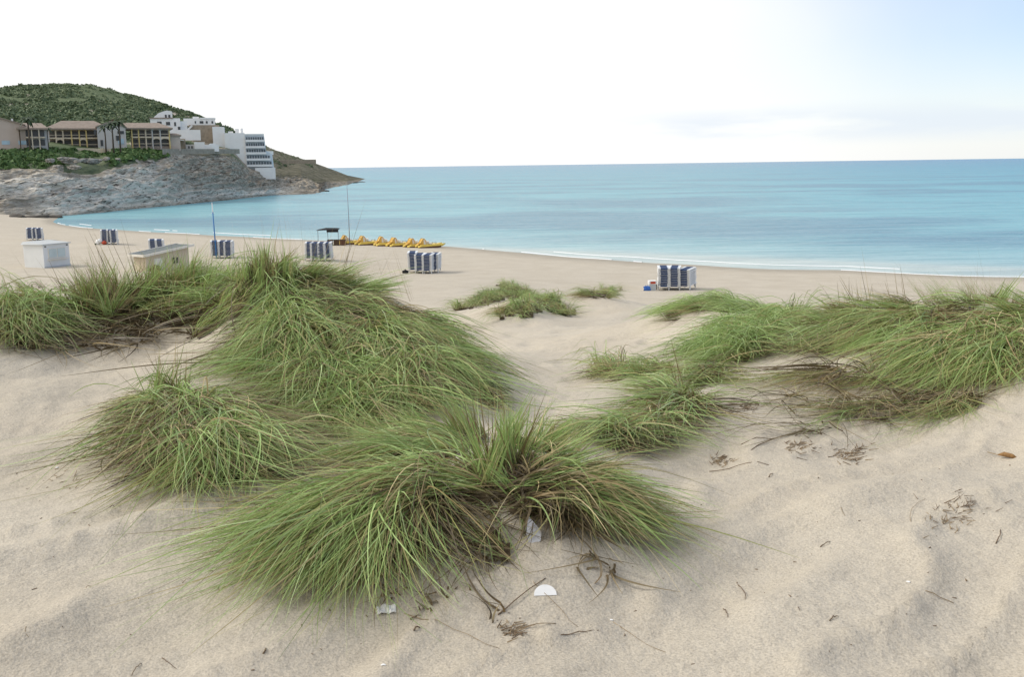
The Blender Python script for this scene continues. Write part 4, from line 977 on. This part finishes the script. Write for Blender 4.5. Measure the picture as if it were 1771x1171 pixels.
def clump(label, guides, n_green, n_dry, width, seg=6, spread=26, lift=.34, dry=None, stalks=None, roots=None, hue=(.49, .24), dlift=.16, mat=False, **kw):
    org = hit(*guides[0][:2]); e = empty('marram_grass_clump', org); tag(e, label, 'grass clump', 'marram grass clumps on the dunes')
    grass_part('green_blades', 'marram_green', e, org, guides, n_green, width, seg, spread, lift, hue=hue, mark=True, **kw)
    if n_dry:
        grass_part('dry_blades', 'marram_dry', e, org, dry or guides, int(n_dry * .55), width * .85, seg, spread * .9, dlift, ls=(.4, .95), hue=(.58, .26), wild=.22)
        grass_part('thatch', 'root_brown', e, org, dry or guides, int(n_dry * .8), width * 1.7, 5, spread * 1.0, .07, ls=(.15, .62), hue=(.35, .25), wild=.3, ang=.5)
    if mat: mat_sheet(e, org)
    if stalks: grass_part('seed_stalks', 'marram_dry', e, org, stalks[0], stalks[1], width * .8, 6, stalks[2], .08, ls=(.6, 1.1), ang=.12, wild=.05, hue=(.6, .2), curl=.15, tuft=2, cap=1.4)
    if roots: grass_part('bare_roots', 'root_brown', e, org, roots[0], roots[1], width * 1.5, 9, roots[2], .10, ls=(.3, 1.0), ang=.5, wild=.15, curl=.9, tuft=1)
    return e

A_g = [(860,845,640,800),(850,850,560,830),(820,850,520,890),(790,855,470,960),(770,860,430,1030),(740,870,430,1075,1.2),(690,880,470,1075,1.2),(670,890,500,1065),(740,860,400,1000,1.2),(700,850,420,940),(720,800,500,860),(760,780,560,800),(800,770,610,760),(640,900,470,1070),(620,905,440,1070),(640,860,430,990),(610,880,420,1050),
 (900,850,1100,800),(920,850,1180,900),(940,860,1225,950),(930,850,1150,840),(960,860,1200,955),(980,865,1190,950,1.2),(900,830,1010,760),(1000,850,1215,920),(950,830,1130,770),(1000,865,1240,900,.5),(1030,880,1195,955),
 (860,820,850,690,.7),(880,800,930,710),(840,820,780,710,.7),(820,800,700,730),(900,800,985,730),(760,790,650,725),(700,770,600,735),(680,800,520,830),(870,935,800,960,.06),(870,930,900,860,.1),(868,935,830,880,.08),(1030,985,1080,1030,.05),
 (760,765,700,690),(900,770,960,690),(830,760,800,680),(650,765,570,720),(980,790,1060,720),(590,800,500,810)]
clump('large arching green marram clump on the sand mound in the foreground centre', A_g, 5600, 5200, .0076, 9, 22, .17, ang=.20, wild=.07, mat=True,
  dry=A_g[4:28] + [(820,870,700,920),(760,890,620,970,1.5),(980,865,1120,920,1.3),(640,910,480,1060)], stalks=([(860,800,850,640),(840,800,760,660),(900,800,960,680),(1000,850,1270,990,.7)], 80, 26),
  roots=([(800,920,690,1010),(820,930,700,1000),(860,950,730,990),(700,950,640,1050),(860,945,720,1010),(680,1040,580,1110,.6),(1030,985,1000,1050,.15),(1040,1000,960,1070,.15),(1050,975,1220,975,.5),(830,1060,790,1000,.5),(900,1090,1000,1060,.3)], 110, 18))
B_g = [(300,700,262,850),(320,720,300,880),(330,720,380,900),(350,730,440,890),(370,740,500,850),(360,720,520,800),(330,700,450,725),(300,690,200,710,.6),(290,710,180,810,.4),(300,690,330,630,.5),(280,690,290,615,.4),(320,690,420,690),(420,800,500,865),(380,780,430,890),(300,730,270,840),(340,760,350,895),(400,760,510,880),(280,690,130,740,.2)]
clump('rounded dark green marram clump on the small mound at left of the foreground', B_g, 2000, 3600, .0082, 8, 18, .20, ang=.22, mat=True, dry=B_g[:6] + [(280,700,115,760,1.4),(290,710,150,780,1.2),(270,700,170,720,.8)] + B_g[12:17],
  stalks=([(280,690,265,590),(300,690,310,585),(290,690,200,610),(250,720,110,740,.5)], 50, 22), roots=([(270,760,280,850),(220,770,160,830),(300,720,250,790)], 60, 16))
C_g = [(420,490,395,445,2.5),(445,485,430,425,2),(480,485,480,420,2),(510,488,550,440,2),(550,498,610,458,1.6),(580,502,650,472,1.6),(620,512,700,498,1.5),(465,520,445,580),(490,560,475,660),(500,580,490,700),(510,570,515,690),
 (500,560,520,690),(520,580,560,740),(560,580,620,740),(540,640,520,740),(600,600,680,740),(640,580,740,700),(680,580,800,700),(700,570,840,640),(720,560,850,600),(660,540,780,560),(600,540,700,570),(560,530,640,560),(740,600,900,640),(780,620,925,665),(800,650,900,700),(700,640,780,740),(740,650,860,720),(660,660,700,760),(525,600,520,720),(580,680,600,770),(640,700,640,770),(520,690,500,750),(530,700,560,765),(480,520,460,600),(520,520,540,600),(590,560,600,640),(650,600,660,690),(460,490,520,520),(530,500,620,530),(620,530,720,560),(840,690,900,720,.5)]
clump('biggest marram clump covering the tall dune left of centre', C_g, 11000, 11000, .0086, 7, 20, .20, ang=.25, mat=True, stalks=([(440,470,390,380),(470,470,450,370),(500,470,490,345),(540,480,520,350),(580,490,610,380),(630,500,670,410),(690,520,660,430),(480,470,430,385),(850,690,850,590,.3),(600,490,640,430)], 170, 28),
  roots=([(420,580,390,640),(440,600,420,680),(500,640,520,720)], 160, 24))
D_g = [(180,540,170,452),(180,540,100,475),(190,540,250,465),(160,540,60,505),(120,540,10,560),(60,540,0,600),(40,560,10,640),(100,550,20,600),(230,530,320,490),(260,520,340,465,1.6),(300,520,380,462,1.8),(330,520,400,480,1.8),(370,520,360,450,1.5),(300,510,290,445,1.3),(250,525,245,440,1.5),(300,525,310,440,1.5),(340,525,345,442,1.5),(210,525,215,450),(390,540,420,500,1.5),(240,540,300,562),(200,550,260,572,.6),(150,500,120,445),(300,540,400,545),(20,520,-60,560),(360,530,420,480),(90,520,30,480),(380,520,430,500),(400,505,385,452),(395,525,430,475),(345,500,330,450),(-30,540,-90,600),(60,500,20,470),(300,500,350,450,.6),(220,510,230,450)]
clump('long marram clump along the dune ridge at the left edge', D_g, 5400, 5500, .0092, 7, 22, .27, mat=True, stalks=([(190,530,110,380),(200,530,170,410),(230,530,200,420),(300,520,280,430),(100,530,40,450),(320,520,340,420),(260,520,250,430)], 110, 26),
  roots=([(160,570,60,645),(190,570,150,650),(220,575,180,640),(100,580,50,650),(250,570,340,590),(60,590,20,650),(170,560,230,600)], 330, 18))
E_g = [(860,508,790,540),(880,508,820,525),(900,512,880,550),(920,512,940,560),(930,513,990,550),(900,508,870,492),(900,510,960,540),(890,530,860,560),(930,530,910,562),(960,535,985,552)]
clump('small round marram tuft on the low mound in the middle distance', E_g, 4200, 3000, .012, 5, 12, .5, hue=(.46, .22), mat=True)
F_g = [(1020,512,970,517),(1040,510,1085,532),(1040,510,1060,500),(1030,512,1000,507),(1050,515,1090,525)]
clump('smallest marram tuft beside the round one on the low mound', F_g, 800, 700, .011, 5, 10, .3, hue=(.42, .22))
G_g = [(1250,535,1115,552),(1280,538,1160,540),(1300,542,1200,520),(1330,542,1250,515),(1350,548,1390,532),(1300,555,1380,560),(1280,565,1220,600),(1340,565,1260,620),(1300,585,1220,640),(1260,605,1180,645),(1370,553,1300,522),(1200,540,1120,545),(1320,600,1230,650)]
clump('low bright green marram band on the ridge right of the sandy hollow', G_g, 4800, 2200, .0088, 6, 20, .24, hue=(.62, .2))
H_g = [(1450,560,1380,590),(1480,550,1400,560),(1500,560,1350,620,.35),(1520,570,1400,630,.5),(1560,560,1440,640,.7),(1600,560,1480,640),(1640,570,1520,680),(1680,580,1540,700),(1700,600,1600,700),(1740,600,1650,690),(1720,560,1580,600),(1660,545,1520,562),(1600,545,1480,535),(1560,535,1480,495),(1640,530,1600,478),(1700,525,1680,475),(1740,525,1771,485),(1760,560,1660,565),(1780,545,1700,522),(1760,640,1640,690),(1500,545,1440,505),(1400,585,1320,630,.35),(1430,600,1350,660,.15),(1800,560,1740,660),(1820,540,1780,500),(1620,630,1530,695,.6),(1680,640,1590,690,.8),(1420,560,1370,540),(1850,570,1800,680)]
clump('wide wind-combed marram clump draped over the dune at the right edge', H_g, 6400, 3600, .0084, 7, 24, .15, ang=.16, stalks=([(1480,540,1440,470),(1560,530,1490,465),(1640,525,1590,450),(1700,520,1660,455),(1740,520,1745,445),(1500,540,1490,460)], 100, 30),
  roots=([(1500,650,1360,740),(1450,640,1300,700),(1600,690,1500,730),(1560,680,1440,760)], 90, 22))
J_g = [(1560,650,1440,760),(1540,680,1400,790,.5),(1500,660,1330,690),(1440,640,1280,690),(1600,700,1500,720),(1620,690,1540,740,.6),(1520,700,1400,760),(1650,690,1560,770,.3),(1700,690,1620,760,.4)]
clump('sparse half-buried marram runners trailing down the sand below the right-hand clump', J_g, 650, 420, .0058, 7, 24, .06, hue=(.33, .25), ang=.15, roots=([(1480,720,1360,800),(1420,740,1225,818),(1400,690,1300,760),(1330,690,1270,730)], 60, 9))
I1_g = [(1100,645,1020,665),(1120,635,1060,622),(1130,645,1180,635),(1100,655,1060,672),(1140,645,1100,615),(1060,650,1020,640)]
clump('small low marram tuft beside the sandy hollow', I1_g, 900, 600, .008, 6, 16, .28)
I2_g = [(1100,740,1010,765),(1060,765,985,790),(1220,660,1170,690,.8),(1240,640,1190,670,.6),(1190,700,1090,750),(1180,692,1070,705),(1185,710,1120,785),(1200,700,1190,650,.4),(1170,692,1100,670),(1150,720,1060,745),(1190,695,1255,708,.2),(1150,740,1110,795),(1120,750,1060,785)]
clump('drooping marram clump between the foreground clump and the right dune', I2_g, 1700, 1300, .0080, 7, 12, .15, stalks=([(1180,690,1150,590),(1100,610,1090,555),(1190,690,1180,600)], 10, 10), roots=([(1190,700,1220,740),(1190,710,1160,770)], 60, 10))

# ------------------------------------------------------------------ things lying on the sand
def on_sand(u, v):
    return Vector(hit(u, v))
def slope_quat(p, e=.12):
    n = Vector((-(float(ground(p.x+e,p.y)) - float(ground(p.x-e,p.y)))/(2*e), -(float(ground(p.x,p.y+e)) - float(ground(p.x,p.y-e)))/(2*e), 1)).normalized(); return n
# white half disc standing in the sand
p = on_sand(943, 1034); m = MB(); n = 14
rim = [(.047 * math.cos(math.pi * i / n), .044 * math.sin(math.pi * i / n)) for i in range(n + 1)]
m.prism([(x, z) for x, z in rim], -.008, .008)
e = m.build('bottle_cap_half', M['shell_white']); e.name = 'white_disc'; e.location = p + Vector((0, 0, -.004)); e.rotation_euler = (R(-48), 0, .05); bv = e.modifiers.new('bevel', 'BEVEL'); bv.width = .004; bv.segments = 2
tag(e, 'white half disc standing in the sand below the foreground clump', 'disc')
# grey cuttlebone / shell
p = on_sand(924, 940); m = MB(); pr = [(-.022,0),(.0,-.006),(.026,.004),(.034,.04),(.022,.07),(.0,.105),(-.008,.118),(-.016,.09),(-.026,.05)]
m.prism([(x, z) for x, z in pr], -.008, .010); e = m.build('shell', M['shell_grey']); e.location = p + Vector((0, 0, -.006)); e.rotation_euler = (R(-42), R(-4), .1); bv = e.modifiers.new('bevel', 'BEVEL'); bv.width = .006; bv.segments = 3
tag(e, 'pointed grey shell stuck upright in the sand under the grass', 'shell')
# crumpled paper
import bmesh
p = on_sand(668, 1060); bm = bmesh.new(); bmesh.ops.create_grid(bm, x_segments=8, y_segments=5, size=.5)
for v in bm.verts: v.co = Vector((v.co.x * .085, v.co.y * .05, .008 + .004 * math.sin(v.co.x * 11 + v.co.y * 5) + .004 * random.uniform(-1, 1)))
me = bpy.data.meshes.new('paper_scrap'); bm.to_mesh(me); bm.free(); e = link('paper_scrap', me, M['paper_white'], None, p + Vector((0, 0, .004)), .15); e.rotation_euler = (R(18), 0, .15); e.modifiers.new('thick', 'SOLIDIFY').thickness = .002
tag(e, 'crumpled white paper scrap at the edge of the foreground grass', 'paper')
for u, v, s, l in ((663,1155,.008,'tiny white shell chip on the sand at the bottom edge'), (1058,1074,.007,'tiny white shell chip on the sand below the clump tip'), (1570,1009,.009,'tiny white shell chip on the bare sand at lower right'), (99,811,.014,'small white shell piece on the sand left of the rounded clump')):
    p = on_sand(u, v); mm = boulder_mesh(20 + u); mm.materials.append(M['shell_white']); c = link('shell_chip', mm, None, None, p + Vector((0, 0, s * .3)), u); c.scale = (s, s * .8, s * .5); tag(c, l, 'shell')
# twigs, roots and straws lying on the bare sand
def twig(u0, v0, u1, v1, r, mat, label, bend=.12, rise=.012):
    r *= .45
    a, b = hit(u0, v0), hit(u1, v1)
    if a is None or b is None: return
    n = 7; pts = []; side = np.array([-(b - a)[1], (b - a)[0]]); L = np.linalg.norm((b - a)[:2]); off = random.uniform(-bend, bend)
    for i in range(n):
        t = i / (n - 1); x, y = (a[:2] + (b - a)[:2] * t + side * off * math.sin(math.pi * t) + np.array([random.uniform(-1, 1), random.uniform(-1, 1)]) * L * .015)
        pts.append((x, y, float(ground(x, y)) + r * .6 + rise * math.sin(math.pi * t) * random.uniform(.2, 1)))
    org = Vector(pts[0]); m = MB().tube([Vector(q) - org for q in pts], [r * random.uniform(.75, 1.2) * (1 - .45 * i / n) for i in range(n)], 6)
    o = m.build('twig', M[mat], None, True); o.location = org; tag(o, label, 'twig', 'twigs and straws lying on the sand')
twig(1225,818,1330,806,.006,'twig','long dark root lying left of the runners on the right slope')
twig(1280,770,1400,738,.006,'twig','curved dark root on the right slope above the straw clots')
twig(1300,780,1420,745,.008,'twig','thick dark root among the runners on the right slope')
twig(860,1065,945,1005,.008,'twig','dark curved stem left of the white half disc')
twig(700,1065,870,1125,.0035,'twig_pale','long pale straw on the sand below the foreground clump')
twig(920,1010,1000,1085,.003,'twig_pale','straight pale straw right of the white half disc')
twig(1060,1080,1150,1133,.003,'twig_pale','long thin green-brown straw at the bottom centre')
twig(970,1100,1035,1096,.005,'twig','short brown stem at the bottom centre')
twig(870,1105,960,1080,.006,'twig_pale','bunch of pale straw at the bottom centre')
twig(1600,1024,1650,1045,.005,'twig_pale','thin stalk half buried in the lower right sand')
twig(1722,945,1730,918,.006,'twig','small upright forked twig at the right of the debris patch')
twig(1275,1015,1288,1038,.005,'twig','short dark twig right of the clump tip')
twig(1250,1055,1258,1070,.005,'twig','tiny twig on the sand below the clump tip')
twig(1418,950,1435,938,.006,'twig','short brown twig on the smooth right slope')
twig(1435,1078,1450,1070,.006,'twig','short brown twig low on the right slope')
twig(1455,878,1462,895,.003,'twig_pale','thin straw on the smooth right slope')
twig(1575,905,1600,865,.003,'twig_pale','thin straw near the ridge line of the right slope')
twig(1380,1052,1384,1060,.004,'twig','tiny dark crumb of wood on the right slope')
twig(1330,828,1336,820,.008,'twig','dark pellet of wood below the runners')
twig(280,1140,305,1160,.004,'twig','small dark curl of root at the bottom left')
twig(228,1170,245,1150,.004,'twig','tiny stem at the bottom left edge')
twig(150,1022,172,1010,.003,'twig_pale','faint straw low on the left sand')
twig(45,1085,50,1110,.003,'twig_pale','upright straw at the left edge of the bottom sand')
twig(190,878,200,880,.004,'twig','tiny reddish twig on the left sand')
twig(315,1010,330,1004,.003,'twig_pale','short straw beside the left tip of the foreground clump')
twig(455,1134,460,1128,.009,'twig','dark pellet at the bottom below the foreground clump')
twig(710,1075,728,1070,.008,'twig','dark chip of wood under the foreground clump')
twig(715,1095,726,1088,.010,'twig','dark curled leaf below the foreground clump')
twig(1090,545,1110,640,.004,'twig_pale','lone pale stalk leaning at the edge of the sandy hollow')
# debris patch and clots of straw as small heaps
def heap(u, v, ru, rv, n, r, label, mats=('twig', 'twig_pale')):
    c = hit(u, v); e = empty('straw_heap', c); tag(e, label, 'straw heap')
    for mat in mats:
        m = MB()
        for _ in range(n):
            a = hit(u + random.gauss(0, ru), v + random.gauss(0, rv)); an = random.gauss(.5, .8); L = random.uniform(.02, .07)
            b = a[:2] + np.array([math.cos(an), math.sin(an)]) * L
            m.tube([Vector(a) - Vector(c) + Vector((0,0,.004)), Vector((b[0]-c[0], b[1]-c[1], float(ground(b[0], b[1])) - c[2] + random.uniform(.002, .02)))], [r, r * .5], 5)
        o = m.build('dark_stems' if mat == 'twig' else 'pale_stems', M[mat], e); o['kind'] = 'stuff'
heap(1660, 885, 30, 14, 40, .002, 'patch of fine dark debris pressed into the sand at right', ('twig',))
heap(1640, 905, 28, 12, 30, .0025, 'fainter debris patch beside the dark one at right', ('twig_pale',))
heap(1470, 788, 16, 9, 36, .003, 'dark clot of straw at the lower end of the runners')
heap(1380, 772, 14, 8, 24, .003, 'smaller clot of straw left of the dark one')
heap(1245, 800, 8, 4, 20, .003, 'little tuft of broken straw at the tip of the runners')
heap(1290, 705, 14, 6, 26, .003, 'scattered brown straw below the bright green band')
heap(885, 1095, 14, 6, 14, .0028, 'loose bunch of straw at the bottom centre of the sand')
heap(120, 835, 26, 9, 14, .0025, 'faint scatter of straw on the left sand', ('twig_pale',))
# brown seed head lying at right
p = on_sand(1742, 795); e = empty('seed_head', p, -.9); tag(e, 'brown seed head lying on the sand near the right edge', 'seed head')
MB().tube([(-.06,0,.01),(-.02,0,.022),(.03,0,.022),(.065,0,.012)], [.004,.016,.014,.003], 8).build('spike', M['seed_brown'], e, True); MB().tube([(-.14,.03,.004),(-.06,0,.01)], .003, 5).build('stem', M['twig_pale'], e)
# tiny dark crumbs too many to count
m = MB()
for _ in range(110):
    u, v = random.uniform(20, 1760), random.uniform(800, 1165); a = hit(u, v)
    if a is None: continue
    s = random.uniform(.0012, .0035); an = random.uniform(0, 6); d = Vector((math.cos(an), math.sin(an), 0)) * s * random.uniform(1, 4)
    m.tube([Vector(a) - d + Vector((0,0,s*.3)), Vector(a) + d + Vector((0,0,s*.4))], [s, s * .6], 5)
o = m.build('sand_litter', M['twig']); o['kind'] = 'stuff'; o['label'] = 'tiny dark crumbs of plant litter sprinkled over the foreground sand'
